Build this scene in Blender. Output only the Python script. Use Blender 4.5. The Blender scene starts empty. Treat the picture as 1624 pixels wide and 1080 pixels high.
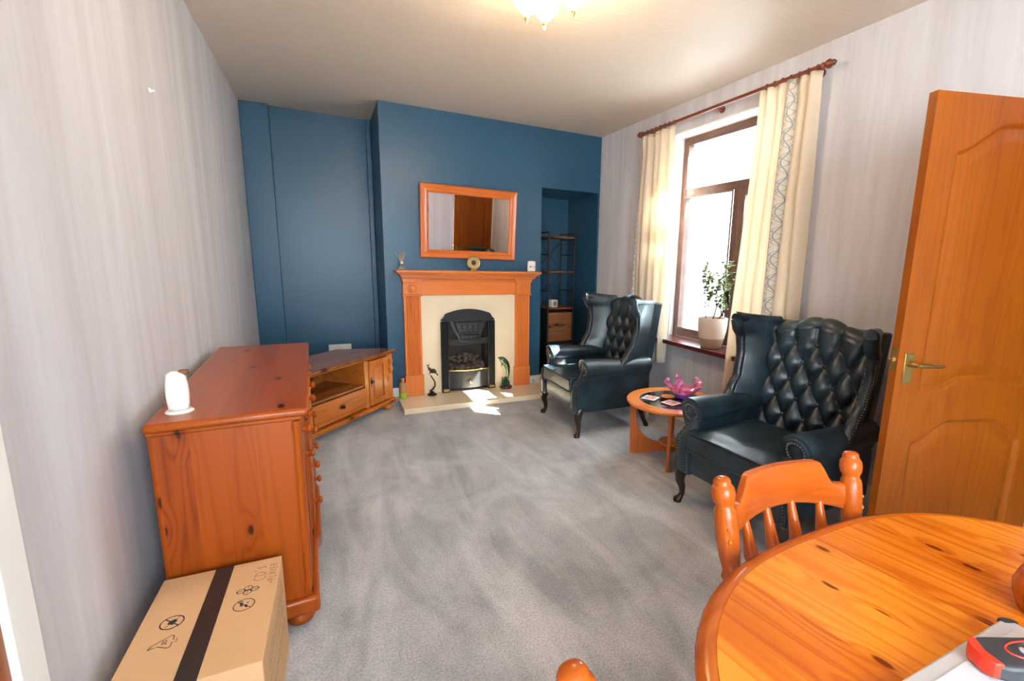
import bpy, bmesh, math, random
from mathutils import Vector, Matrix, noise
from mathutils.geometry import tessellate_polygon
PI = math.pi
random.seed(7)
S = bpy.context.scene
COL = S.collection

# ------------------------------------------------------------------ camera
CAMH = 1.35
f_px, yaw, pitch, roll, ppx, ppy = 743.68, 0.4837, 0.1755, 0.0260, 904.07, 546.70
cy_, sy_, cp_, sp_ = math.cos(yaw), math.sin(yaw), math.cos(pitch), math.sin(pitch)
fw = Vector((sy_*cp_, cy_*cp_, -sp_)); r0 = Vector((cy_, -sy_, 0)); u0 = r0.cross(fw)
rt = r0*math.cos(roll) + u0*math.sin(roll); up = u0*math.cos(roll) - r0*math.sin(roll)
cam = bpy.data.cameras.new('camera'); camo = bpy.data.objects.new('camera', cam); COL.objects.link(camo)
camo.matrix_world = Matrix(((rt.x, up.x, -fw.x, 0), (rt.y, up.y, -fw.y, 0), (rt.z, up.z, -fw.z, CAMH), (0, 0, 0, 1)))
cam.sensor_fit = 'HORIZONTAL'; cam.sensor_width = 36; cam.lens = 36*f_px/1624
cam.shift_x = (812-ppx)/1624; cam.shift_y = (ppy-540)/1624; cam.clip_start = 0.02
S.camera = camo

# ------------------------------------------------------------------ room sizes
XL, XR, YC, YA, YB, ZC = -0.5735, 2.72, 4.57, 5.28, -1.60, 2.66
XOUT = 2.98                                   # outer face of the right wall
X1, X2 = 0.4927, 2.03                         # chimney breast
WY0, WY1, WZ0, WZ1 = 2.16, 3.42, 0.69, 2.44   # window opening in right wall
RX0, RX1, RZ0, RZ1 = -0.47, 1.20, 0.75, 2.35    # unseen rear window, added to brighten the room

# ------------------------------------------------------------------ light
S.view_settings.view_transform = 'Standard'; S.view_settings.look = 'None'
S.view_settings.gamma = 1; S.view_settings.use_curve_mapping = False
S.view_settings.exposure = 2.5
W = bpy.data.worlds.new('World'); S.world = W; W.use_nodes = True
wb = W.node_tree.nodes['Background']; wb.inputs[0].default_value = (0.72, 0.89, 1.0, 1); wb.inputs[1].default_value = 4.7
sun = bpy.data.lights.new('sun', 'SUN'); suno = bpy.data.objects.new('sun', sun); COL.objects.link(suno)
sun.energy = 22; sun.angle = 0.009; sun.color = (1.0, 0.95, 0.86)
sd = Vector((-1.0, .965, -1.32)).normalized()
suno.rotation_euler = sd.to_track_quat('-Z', 'Y').to_euler(); suno.location = (6, -1, 6)
def portal(name, loc, d, sx, sy):
    l = bpy.data.lights.new(name, 'AREA'); l.shape = 'RECTANGLE'; l.size = sx; l.size_y = sy
    l.cycles.is_portal = True
    o = bpy.data.objects.new(name, l); COL.objects.link(o); o.location = loc
    o.rotation_euler = Vector(d).to_track_quat('-Z', 'Y').to_euler()
portal('window_portal', (XOUT+0.02, (WY0+WY1)/2, (WZ0+WZ1)/2), (-1, 0, 0), WY1-WY0, WZ1-WZ0)
portal('added_window_portal', ((RX0+RX1)/2, YB-0.27, (RZ0+RZ1)/2), (0, 1, 0), RX1-RX0, RZ1-RZ0)

# ------------------------------------------------------------------ materials
def newmat(name):
    m = bpy.data.materials.new(name); m.use_nodes = True
    nt = m.node_tree; b = nt.nodes['Principled BSDF']
    return m, nt, b
def mat(name, c, rough=0.5, metal=0.0, spec=0.5, coat=0.0, emit=None, bump=None, trans=0, var=None, ior=None):
    m, nt, b = newmat(name)
    b.inputs['Base Color'].default_value = (*c, 1); b.inputs['Roughness'].default_value = rough
    b.inputs['Metallic'].default_value = metal; b.inputs['Specular IOR Level'].default_value = spec
    b.inputs['Coat Weight'].default_value = coat; b.inputs['Coat Roughness'].default_value = 0.1
    b.inputs['Transmission Weight'].default_value = trans
    if ior: b.inputs['IOR'].default_value = ior
    if emit:
        b.inputs['Emission Color'].default_value = (*emit[0], 1); b.inputs['Emission Strength'].default_value = emit[1]
    n = nt.nodes
    if bump or var:
        tc = n.new('ShaderNodeTexCoord')
    if bump:
        t = n.new('ShaderNodeTexNoise'); t.inputs['Scale'].default_value = bump[0]; t.inputs['Detail'].default_value = 4
        bp = n.new('ShaderNodeBump'); bp.inputs['Strength'].default_value = bump[1]; bp.inputs['Distance'].default_value = bump[2] if len(bump) > 2 else 0.002
        nt.links.new(tc.outputs['Object'], t.inputs['Vector']); nt.links.new(t.outputs[0], bp.inputs['Height']); nt.links.new(bp.outputs[0], b.inputs['Normal'])
    if var:   # var = (scale, second colour)
        t = n.new('ShaderNodeTexNoise'); t.inputs['Scale'].default_value = var[0]; t.inputs['Detail'].default_value = 3
        r = n.new('ShaderNodeValToRGB'); r.color_ramp.elements[0].position = 0.35; r.color_ramp.elements[1].position = 0.65
        r.color_ramp.elements[0].color = (*c, 1); r.color_ramp.elements[1].color = (*var[1], 1)
        nt.links.new(tc.outputs['Object'], t.inputs['Vector']); nt.links.new(t.outputs[0], r.inputs[0]); nt.links.new(r.outputs[0], b.inputs['Base Color'])
    return m

def N(nt, kind, **kw):
    n = nt.nodes.new(kind)
    for k, v in kw.items():
        if hasattr(n, k): setattr(n, k, v)
        else: n.inputs[k].default_value = v
    return n
def wood(name, light, mid, dark, grain='Z', band='X', bandw=0.09, rough=0.3, coat=0.25, knots=1.0, contrast=1.0, knotcell=0.17, swirl=0.2):
    """pine boards: long grain along one axis, boards side by side along another, with knots"""
    m, nt, b = newmat(name); L = nt.links.new
    tc = N(nt, 'ShaderNodeTexCoord'); sp = N(nt, 'ShaderNodeSeparateXYZ'); L(tc.outputs['Object'], sp.inputs[0])
    g, w = sp.outputs[grain], sp.outputs[band]
    third = [a for a in 'XYZ' if a not in (grain, band)][0]; t3 = sp.outputs[third]
    def mth(op, a, bb=None, c=None):
        n = nt.nodes.new('ShaderNodeMath'); n.operation = op
        for i, v in enumerate((a, bb, c)):
            if v is None: continue
            if isinstance(v, (int, float)): n.inputs[i].default_value = v
            else: L(v, n.inputs[i])
        return n.outputs[0]
    bi = mth('FLOOR', mth('DIVIDE', mth('ADD', w, 10.013), bandw))
    wn = N(nt, 'ShaderNodeTexWhiteNoise', noise_dimensions='1D'); L(bi, wn.inputs['W'])
    off = mth('MULTIPLY', wn.outputs[0], 7.0)
    # knots: flat cells stretched along the grain, only some cells carry one
    vm = N(nt, 'ShaderNodeCombineXYZ'); L(mth('MULTIPLY_ADD', g, 1/knotcell/2.4, mth('MULTIPLY', bi, 0.37)), vm.inputs[0]); L(mth('MULTIPLY_ADD', w, 1/knotcell, 3.3), vm.inputs[1])
    vo = N(nt, 'ShaderNodeTexVoronoi', Scale=1.0); vo.voronoi_dimensions = '2D'; L(vm.outputs[0], vo.inputs['Vector'])
    vs = N(nt, 'ShaderNodeSeparateColor'); L(vo.outputs['Color'], vs.inputs[0])
    has = mth('LESS_THAN', vs.outputs[0], 0.6*knots)
    def fall(r0, r1):
        kr = N(nt, 'ShaderNodeMapRange'); kr.interpolation_type = 'SMOOTHSTEP'; kr.inputs['From Min'].default_value = r0; kr.inputs['From Max'].default_value = r1
        kr.inputs['To Min'].default_value = 1; kr.inputs['To Max'].default_value = 0; L(vo.outputs['Distance'], kr.inputs['Value']); return mth('MULTIPLY', kr.outputs[0], has)
    cm = N(nt, 'ShaderNodeCombineXYZ')
    L(mth('MULTIPLY', g, 0.42), cm.inputs[0]); L(mth('ADD', mth('MULTIPLY', w, 7.0), off), cm.inputs[1]); L(mth('MULTIPLY', t3, 5.0), cm.inputs[2])
    ns = N(nt, 'ShaderNodeTexNoise', Scale=1.3, Detail=1.5, Distortion=swirl); L(cm.outputs[0], ns.inputs['Vector'])
    ph = mth('MULTIPLY_ADD', ns.outputs[0], 62.0, mth('MULTIPLY', fall(0.0, 0.45), 9.0))
    wv = mth('POWER', mth('MULTIPLY_ADD', mth('SINE', ph), 0.5, 0.5), 2.5)
    cm2 = N(nt, 'ShaderNodeCombineXYZ'); L(mth('MULTIPLY', g, 1.6), cm2.inputs[0]); L(mth('MULTIPLY', w, 90.0), cm2.inputs[1]); L(mth('MULTIPLY', t3, 90.0), cm2.inputs[2])
    fn = N(nt, 'ShaderNodeTexNoise', Scale=1.0, Detail=3.0); L(cm2.outputs[0], fn.inputs['Vector'])
    cm3 = N(nt, 'ShaderNodeCombineXYZ'); L(mth('MULTIPLY', g, 1.2), cm3.inputs[0]); L(mth('MULTIPLY', w, 5.0), cm3.inputs[1]); L(mth('MULTIPLY', t3, 5.0), cm3.inputs[2])
    bn = N(nt, 'ShaderNodeTexNoise', Scale=1.0, Detail=2.0); L(cm3.outputs[0], bn.inputs['Vector'])
    a = mth('MULTIPLY_ADD', wv, 0.22*contrast, mth('MULTIPLY', fn.outputs[0], 0.30*contrast))
    a = mth('ADD', a, mth('MULTIPLY', mth('SUBTRACT', wn.outputs[0], 0.5), 0.40*contrast))
    a = mth('ADD', a, mth('MULTIPLY', mth('SUBTRACT', bn.outputs[0], 0.42), 0.5*contrast))
    a = mth('ADD', a, mth('MULTIPLY', fall(0.02, 0.22), 0.25))
    rp = N(nt, 'ShaderNodeValToRGB'); e = rp.color_ramp.elements
    e[0].position = 0.0; e[0].color = (*light, 1); e[1].position = 0.85; e[1].color = (*dark, 1)
    k = e.new(0.42); k.color = (*mid, 1)
    L(a, rp.inputs[0])
    mx = N(nt, 'ShaderNodeMix', data_type='RGBA'); L(mth('MULTIPLY', fall(0.045, 0.085), 0.9), mx.inputs[0]); L(rp.outputs[0], mx.inputs[6])
    mx.inputs[7].default_value = (dark[0]*0.35, dark[1]*0.3, dark[2]*0.3, 1); out = mx.outputs[2]
    L(out, b.inputs['Base Color'])
    b.inputs['Roughness'].default_value = rough; b.inputs['Coat Weight'].default_value = coat; b.inputs['Coat Roughness'].default_value = 0.15
    b.inputs['Specular IOR Level'].default_value = 0.25
    return m

SB_L, SB_M, SB_D = (0.36, 0.068, 0.003), (0.28, 0.046, 0.002), (0.13, 0.015, 0.002)
M = {}
M['sb_side'] = wood('sideboard_pine_side', SB_L, SB_M, SB_D, 'Z', 'X', 0.085, knots=1.2, knotcell=0.11, coat=0.03, rough=0.42, contrast=1.15)
M['sb_top'] = wood('sideboard_pine_top', SB_L, SB_M, SB_D, 'Y', 'X', 0.10, knots=1.0, rough=0.28, swirl=0.0, contrast=0.75, coat=0.15)
M['tv_top'] = wood('tv_unit_top', (0.30, 0.10, 0.022), (0.20, 0.055, 0.012), (0.09, 0.022, 0.006), 'X', 'Y', 0.10, rough=0.22)
M['tv'] = wood('tv_unit_pine', (0.62, 0.21, 0.035), (0.48, 0.13, 0.018), (0.26, 0.055, 0.008), 'X', 'Z', 0.12, knots=0.8)
M['tv_v'] = wood('tv_unit_pine_upright', (0.62, 0.21, 0.035), (0.48, 0.13, 0.018), (0.26, 0.055, 0.008), 'Z', 'X', 0.10, knots=0.8)
M['mant'] = wood('mantel_wood', (0.74, 0.22, 0.055), (0.62, 0.165, 0.036), (0.46, 0.10, 0.020), 'X', 'Z', 0.3, knots=0, contrast=0.6)
M['mant_v'] = wood('mantel_wood_upright', (0.74, 0.22, 0.055), (0.62, 0.165, 0.036), (0.46, 0.10, 0.020), 'Z', 'X', 0.3, knots=0, contrast=0.6)
M['mir'] = wood('mirror_frame_pine', (0.66, 0.17, 0.035), (0.54, 0.12, 0.022), (0.30, 0.05, 0.010), 'X', 'Z', 0.2, knots=0.7)
M['mir_v'] = wood('mirror_frame_pine_upright', (0.66, 0.17, 0.035), (0.54, 0.12, 0.022), (0.30, 0.05, 0.010), 'Z', 'X', 0.2, knots=0.7)
M['door'] = wood('door_pine', (0.32, 0.080, 0.003), (0.26, 0.058, 0.002), (0.17, 0.028, 0.002), 'Z', 'X', 0.19, knots=0, rough=0.35, coat=0.05, contrast=1.0)
M['table'] = wood('table_pine', (0.74, 0.25, 0.022), (0.55, 0.135, 0.008), (0.36, 0.055, 0.005), 'Y', 'X', 0.062, rough=0.22, knots=0.8, knotcell=0.10, contrast=1.1, swirl=0.0)
M['tedge'] = wood('table_edge_pine', (0.50, 0.12, 0.010), (0.40, 0.078, 0.006), (0.22, 0.03, 0.004), 'X', 'Z', 0.2, rough=0.25, knots=0)
M['chair'] = wood('dining_chair_pine', (0.48, 0.098, 0.008), (0.39, 0.068, 0.005), (0.23, 0.030, 0.003), 'Z', 'X', 0.3, rough=0.25, knots=0.4, contrast=0.8)
M['chair_r'] = wood('dining_chair_rail', (0.48, 0.098, 0.008), (0.39, 0.068, 0.005), (0.23, 0.030, 0.003), 'X', 'Z', 0.3, rough=0.22, knots=0.8, contrast=0.8)
M['teak'] = wood('coffee_table_teak', (0.66, 0.20, 0.035), (0.54, 0.135, 0.022), (0.38, 0.08, 0.014), 'X', 'Y', 0.5, rough=0.25, knots=0, contrast=0.7)
M['teak_v'] = wood('coffee_table_teak_leg', (0.52, 0.15, 0.035), (0.43, 0.11, 0.024), (0.30, 0.07, 0.014), 'Z', 'X', 0.5, rough=0.3, knots=0, contrast=0.7)
M['rustic'] = wood('rustic_brown_board', (0.30, 0.12, 0.045), (0.20, 0.075, 0.028), (0.07, 0.025, 0.012), 'X', 'Z', 0.12, rough=0.5, coat=0, knots=1)
M['darkwood'] = mat('dark_mahogany', (0.022, 0.010, 0.008), 0.25, coat=0.3)
M['winwood'] = mat('stained_window_wood', (0.115, 0.052, 0.036), 0.4, coat=0.2, var=(9, (0.16, 0.075, 0.052)))
M['rodwood'] = mat('rod_mahogany', (0.19, 0.042, 0.018), 0.3, coat=0.3)
M['sill'] = mat('sill_red_brown', (0.10, 0.022, 0.018), 0.25, coat=0.3)
M['white'] = mat('white_gloss_paint', (0.80, 0.80, 0.77), 0.35)
M['plastic'] = mat('white_plastic', (0.78, 0.77, 0.70), 0.4)
M['brass'] = mat('brass', (0.78, 0.53, 0.18), 0.25, metal=1)
M['oldbrass'] = mat('aged_brass', (0.42, 0.30, 0.10), 0.35, metal=1)
M['black'] = mat('black_steel', (0.018, 0.018, 0.02), 0.45)
M['iron'] = mat('cast_iron', (0.014, 0.015, 0.016), 0.45, spec=0.4, bump=(90, 0.15, 0.001))
M['sooty'] = mat('sooty_firebox', (0.045, 0.036, 0.03), 0.8)
M['coal'] = mat('ceramic_coal', (0.10, 0.065, 0.05), 0.8, bump=(60, 0.5, 0.004), var=(12, (0.16, 0.11, 0.09)))
M['marble'] = mat('cream_marble', (0.80, 0.69, 0.50), 0.18, coat=0.3, var=(3, (0.76, 0.64, 0.46)))
M['bronze'] = mat('dark_bronze', (0.035, 0.033, 0.026), 0.3, metal=0.6)
M['greenb'] = mat('green_bronze', (0.025, 0.075, 0.04), 0.25, metal=0.4, coat=0.4, var=(18, (0.05, 0.10, 0.04)))
M['redb'] = mat('dark_red_base', (0.07, 0.012, 0.010), 0.3, coat=0.3)
M['mirror'] = mat('mirror_silver', (0.93, 0.93, 0.93), 0.0, metal=1)
M['blue'] = mat('deep_blue_paint', (0.020, 0.083, 0.155), 0.36, spec=0.45, bump=(40, 0.12, 0.002), var=(1.7, (0.022, 0.089, 0.165)))
M['card'] = mat('cardboard', (0.60, 0.36, 0.18), 0.75, var=(2.5, (0.64, 0.39, 0.20)))
M['tape'] = mat('black_tape', (0.028, 0.020, 0.018), 0.35)
M['ink'] = mat('black_ink', (0.04, 0.04, 0.05), 0.7)
M['cork'] = mat('cork', (0.40, 0.22, 0.09), 0.8)
M['reed'] = mat('reed', (0.55, 0.38, 0.22), 0.8)
M['screen'] = mat('grey_display', (0.12, 0.12, 0.12), 0.3)
M['nail'] = mat('antique_nailheads', (0.16, 0.15, 0.13), 0.3, metal=0.9)
M['pot1'] = mat('pale_pot_glaze', (0.62, 0.50, 0.42), 0.45)
M['pot2'] = mat('tan_pot_clay', (0.36, 0.23, 0.15), 0.6)
M['soil'] = mat('soil', (0.05, 0.035, 0.025), 0.9)
M['stem'] = mat('plant_stem', (0.16, 0.10, 0.06), 0.7)
M['leaf'] = mat('plant_leaf', (0.10, 0.17, 0.035), 0.4, var=(25, (0.26, 0.28, 0.06)))
M['silver'] = mat('brushed_silver', (0.62, 0.63, 0.63), 0.35, metal=0.5)
M['lid'] = mat('pale_grey_lid', (0.58, 0.57, 0.60), 0.4)
M['meterb'] = mat('dark_grey_rubber', (0.035, 0.036, 0.042), 0.5)
M['red'] = mat('red_plastic', (0.80, 0.035, 0.012), 0.35)
M['blueled'] = mat('blue_button', (0.12, 0.32, 0.62), 0.4)
M['greyb'] = mat('grey_button', (0.40, 0.38, 0.40), 0.4)
M['glassblack'] = mat('black_glass', (0.008, 0.008, 0.010), 0.04, coat=0.5)
M['coaster'] = mat('coaster_pink_print', (0.62, 0.42, 0.36), 0.3, var=(30, (0.50, 0.10, 0.08)))
M['clockface'] = mat('gold_clock_face', (0.80, 0.60, 0.26), 0.25, metal=0.7)
M['clockdark'] = mat('clock_centre_dark', (0.05, 0.015, 0.012), 0.3)
M['pink'] = mat('pink_glass', (0.93, 0.26, 0.55), 0.03, trans=0.75, ior=1.5, coat=0.5)
M['purple'] = mat('violet_glass', (0.24, 0.10, 0.62), 0.04, trans=0.5, ior=1.5)
M['bottleglass'] = mat('clear_bottle', (0.75, 0.80, 0.70), 0.05, trans=0.8, ior=1.45)
M['bottlelow'] = mat('green_yellow_liquid', (0.42, 0.58, 0.06), 0.2)
M['bottlehi'] = mat('amber_label', (0.42, 0.22, 0.10), 0.4)
M['dice'] = mat('white_cube', (0.66, 0.62, 0.56), 0.4)
M['lampglass'] = mat('lamp_frosted_glass', (0.95, 0.90, 0.78), 0.3, emit=((1.0, 0.80, 0.45), 3.5))
M['ground'] = mat('pale_paving', (0.5, 0.5, 0.48), 0.9)
M['render_w'] = mat('pale_render', (0.75, 0.75, 0.73), 0.9)

def glass_pane():
    m, nt, b = newmat('window_glass'); nt.nodes.remove(b)
    out = nt.nodes['Material Output']; tr = N(nt, 'ShaderNodeBsdfTransparent'); gl = N(nt, 'ShaderNodeBsdfGlossy', Roughness=0.0)
    mx = N(nt, 'ShaderNodeMixShader', Fac=0.05)
    nt.links.new(tr.outputs[0], mx.inputs[1]); nt.links.new(gl.outputs[0], mx.inputs[2]); nt.links.new(mx.outputs[0], out.inputs[0])
    return m
M['glass'] = glass_pane()

def wallpaper():
    m, nt, b = newmat('streaked_wallpaper'); L = nt.links.new
    tc = N(nt, 'ShaderNodeTexCoord'); mp = N(nt, 'ShaderNodeMapping'); mp.inputs['Scale'].default_value = (8, 8, 0.6); L(tc.outputs['Object'], mp.inputs[0])
    n1 = N(nt, 'ShaderNodeTexNoise', Scale=1.0, Detail=6.0, Roughness=0.62, Distortion=0.25); L(mp.outputs[0], n1.inputs['Vector'])
    r = N(nt, 'ShaderNodeValToRGB'); e = r.color_ramp.elements; e[0].position = 0.28; e[0].color = (0.51, 0.49, 0.52, 1); e[1].position = 0.75; e[1].color = (0.68, 0.68, 0.73, 1)
    L(n1.outputs[0], r.inputs[0]); L(r.outputs[0], b.inputs['Base Color']); b.inputs['Roughness'].default_value = 0.75; b.inputs['Specular IOR Level'].default_value = 0.25
    mp2 = N(nt, 'ShaderNodeMapping'); mp2.inputs['Scale'].default_value = (120, 120, 18); L(tc.outputs['Object'], mp2.inputs[0])
    n2 = N(nt, 'ShaderNodeTexNoise', Scale=1.0, Detail=2.0); L(mp2.outputs[0], n2.inputs['Vector'])
    bp = N(nt, 'ShaderNodeBump', Strength=0.25, Distance=0.002); L(n2.outputs[0], bp.inputs['Height']); L(bp.outputs[0], b.inputs['Normal'])
    return m
M['paper'] = wallpaper()
def carpet():
    m, nt, b = newmat('grey_carpet'); L = nt.links.new
    tc = N(nt, 'ShaderNodeTexCoord')
    n1 = N(nt, 'ShaderNodeTexNoise', Scale=2.3, Detail=5.0, Roughness=0.6, Distortion=0.8); L(tc.outputs['Object'], n1.inputs['Vector'])
    n2 = N(nt, 'ShaderNodeTexNoise', Scale=130.0, Detail=3.0, Roughness=0.7); L(tc.outputs['Object'], n2.inputs['Vector'])
    mp = N(nt, 'ShaderNodeMapping'); mp.inputs['Rotation'].default_value = (0, 0, 0.5); mp.inputs['Scale'].default_value = (3.2, 0.8, 1); L(tc.outputs['Object'], mp.inputs[0])
    n3 = N(nt, 'ShaderNodeTexNoise', Scale=1.5, Detail=4.0, Roughness=0.6, Distortion=1.2); L(mp.outputs[0], n3.inputs['Vector'])
    ad = N(nt, 'ShaderNodeMath', operation='ADD'); L(n1.outputs[0], ad.inputs[0]); L(n3.outputs[0], ad.inputs[1])
    r = N(nt, 'ShaderNodeValToRGB'); e = r.color_ramp.elements; e[0].position = 0.38; e[0].color = (0.29, 0.295, 0.315, 1); e[1].position = 0.64; e[1].color = (0.56, 0.565, 0.59, 1)
    hf = N(nt, 'ShaderNodeMath', operation='MULTIPLY'); hf.inputs[1].default_value = 0.5; L(ad.outputs[0], hf.inputs[0]); L(hf.outputs[0], r.inputs[0])
    mx = N(nt, 'ShaderNodeMix', data_type='RGBA', blend_type='MULTIPLY'); mx.inputs[0].default_value = 1
    r2 = N(nt, 'ShaderNodeValToRGB'); r2.color_ramp.elements[0].position = 0.3; r2.color_ramp.elements[0].color = (0.6, 0.6, 0.6, 1); r2.color_ramp.elements[1].position = 0.7; r2.color_ramp.elements[1].color = (1.25, 1.25, 1.25, 1)
    L(n2.outputs[0], r2.inputs[0]); L(r.outputs[0], mx.inputs[6]); L(r2.outputs[0], mx.inputs[7]); L(mx.outputs[2], b.inputs['Base Color'])
    b.inputs['Roughness'].default_value = 1.0; b.inputs['Specular IOR Level'].default_value = 0.05
    b.inputs['Sheen Weight'].default_value = 0.3; b.inputs['Sheen Roughness'].default_value = 0.6
    bp = N(nt, 'ShaderNodeBump', Strength=0.6, Distance=0.006); L(n2.outputs[0], bp.inputs['Height']); L(bp.outputs[0], b.inputs['Normal'])
    return m
M['carpet'] = carpet()
def artex():
    m, nt, b = newmat('brushed_artex_ceiling'); L = nt.links.new
    tc = N(nt, 'ShaderNodeTexCoord'); mp = N(nt, 'ShaderNodeMapping'); mp.inputs['Rotation'].default_value = (0, 0, 0.35); mp.inputs['Scale'].default_value = (6, 38, 1); L(tc.outputs['Object'], mp.inputs[0])
    n1 = N(nt, 'ShaderNodeTexNoise', Scale=1.0, Detail=4.0, Roughness=0.6, Distortion=0.6); L(mp.outputs[0], n1.inputs['Vector'])
    bp = N(nt, 'ShaderNodeBump', Strength=0.5, Distance=0.006); L(n1.outputs[0], bp.inputs['Height']); L(bp.outputs[0], b.inputs['Normal'])
    b.inputs['Base Color'].default_value = (0.68, 0.58, 0.49, 1); b.inputs['Roughness'].default_value = 0.55
    return m
M['artex'] = artex()
def leather():
    m, nt, b = newmat('antique_blue_leather'); L = nt.links.new
    tc = N(nt, 'ShaderNodeTexCoord')
    n1 = N(nt, 'ShaderNodeTexNoise', Scale=5.0, Detail=6.0, Roughness=0.65); L(tc.outputs['Object'], n1.inputs['Vector'])
    r = N(nt, 'ShaderNodeValToRGB'); e = r.color_ramp.elements; e[0].position = 0.36; e[0].color = (0.004, 0.007, 0.011, 1); e[1].position = 0.70; e[1].color = (0.019, 0.044, 0.060, 1)
    L(n1.outputs[0], r.inputs[0]); L(r.outputs[0], b.inputs['Base Color'])
    n2 = N(nt, 'ShaderNodeTexNoise', Scale=110.0, Detail=3.0); L(tc.outputs['Object'], n2.inputs['Vector'])
    bp = N(nt, 'ShaderNodeBump', Strength=0.12, Distance=0.001); L(n2.outputs[0], bp.inputs['Height'])
    n3 = N(nt, 'ShaderNodeTexNoise', Scale=9.0, Detail=3.0, Distortion=0.6); L(tc.outputs['Object'], n3.inputs['Vector'])
    bp2 = N(nt, 'ShaderNodeBump', Strength=0.25, Distance=0.008); L(n3.outputs[0], bp2.inputs['Height']); L(bp.outputs[0], bp2.inputs['Normal']); L(bp2.outputs[0], b.inputs['Normal'])
    b.inputs['Roughness'].default_value = 0.38; b.inputs['Specular IOR Level'].default_value = 0.5; b.inputs['Coat Weight'].default_value = 0.15; b.inputs['Coat Roughness'].default_value = 0.25
    return m
M['leather'] = leather()
def curtain_mat():
    m, nt, b = newmat('cream_curtain_cloth'); L = nt.links.new
    uv = N(nt, 'ShaderNodeUVMap'); uv.uv_map = 'cloth'; sp = N(nt, 'ShaderNodeSeparateXYZ'); L(uv.outputs[0], sp.inputs[0])
    def mth(op, a, bb=None, c=None):
        n = nt.nodes.new('ShaderNodeMath'); n.operation = op
        for i, v in enumerate((a, bb, c)):
            if v is None: continue
            if isinstance(v, (int, float)): n.inputs[i].default_value = v
            else: L(v, n.inputs[i])
        return n.outputs[0]
    u, v = sp.outputs[0], sp.outputs[1]
    # a printed band every 0.62 m of cloth (u and v in metres of cloth)
    c = mth('SUBTRACT', mth('MULTIPLY', mth('FRACT', mth('DIVIDE', u, 0.80)), 0.80), 0.40)
    ac = mth('ABSOLUTE', c)
    edge = mth('MULTIPLY', mth('GREATER_THAN', ac, 0.036), mth('LESS_THAN', ac, 0.043))
    w1 = mth('MULTIPLY', mth('SINE', mth('MULTIPLY', v, 42.0)), 0.018)
    w2 = mth('MULTIPLY', mth('SINE', mth('MULTIPLY_ADD', v, 84.0, 1.3)), 0.022)
    d1 = mth('LESS_THAN', mth('ABSOLUTE', mth('SUBTRACT', c, w1)), 0.0045)
    d2 = mth('MULTIPLY', mth('LESS_THAN', mth('ABSOLUTE', mth('SUBTRACT', c, w2)), 0.0035), mth('LESS_THAN', ac, 0.024))
    w3 = mth('MULTIPLY', mth('SINE', mth('MULTIPLY_ADD', v, 126.0, 0.4)), 0.030)
    d3 = mth('MULTIPLY', mth('LESS_THAN', mth('ABSOLUTE', mth('SUBTRACT', c, w3)), 0.004), mth('GREATER_THAN', ac, 0.016))
    k = mth('MINIMUM', mth('ADD', mth('ADD', mth('ADD', edge, d1), mth('ADD', d2, d3)), mth('MULTIPLY', mth('LESS_THAN', ac, 0.040), 0.18)), 1.0)
    tc = N(nt, 'ShaderNodeTexCoord'); n1 = N(nt, 'ShaderNodeTexNoise', Scale=300.0, Detail=2.0); L(tc.outputs['Object'], n1.inputs['Vector'])
    mx = N(nt, 'ShaderNodeMix', data_type='RGBA'); L(mth('MULTIPLY', k, 0.8), mx.inputs[0]); mx.inputs[6].default_value = (0.90, 0.80, 0.66, 1); mx.inputs[7].default_value = (0.30, 0.36, 0.45, 1)
    L(mx.outputs[2], b.inputs['Base Color']); b.inputs['Roughness'].default_value = 0.9; b.inputs['Specular IOR Level'].default_value = 0.1
    bp = N(nt, 'ShaderNodeBump', Strength=0.15, Distance=0.001); L(n1.outputs[0], bp.inputs['Height']); L(bp.outputs[0], b.inputs['Normal'])
    tl = N(nt, 'ShaderNodeBsdfTranslucent'); L(mx.outputs[2], tl.inputs[0]); ms = N(nt, 'ShaderNodeMixShader', Fac=0.42)
    L(b.outputs[0], ms.inputs[1]); L(tl.outputs[0], ms.inputs[2]); L(ms.outputs[0], nt.nodes['Material Output'].inputs[0])
    return m
M['curtain'] = curtain_mat()

# ------------------------------------------------------------------ mesh helpers
def box(bm, x0, x1, y0, y1, z0, z1):
    v = [bm.verts.new(p) for p in ((x0,y0,z0),(x1,y0,z0),(x1,y1,z0),(x0,y1,z0),(x0,y0,z1),(x1,y0,z1),(x1,y1,z1),(x0,y1,z1))]
    for f in ((0,3,2,1),(4,5,6,7),(0,1,5,4),(1,2,6,5),(2,3,7,6),(3,0,4,7)): bm.faces.new([v[i] for i in f])
    return v
def bx(*a):
    bm = bmesh.new(); box(bm, *a); return bm
def prism(bm, poly, axis, lo, hi):
    """poly is a list of 2-D points in the two other axes (order xyz), extruded along axis"""
    def P(p, t):
        return {'x': (t, p[0], p[1]), 'y': (p[0], t, p[1]), 'z': (p[0], p[1], t)}[axis]
    a = [bm.verts.new(P(p, lo)) for p in poly]; b = [bm.verts.new(P(p, hi)) for p in poly]; n = len(poly)
    bm.faces.new(a); bm.faces.new(b[::-1])
    for i in range(n): bm.faces.new((a[i], b[i], b[(i+1) % n], a[(i+1) % n]))
    return a + b
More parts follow.
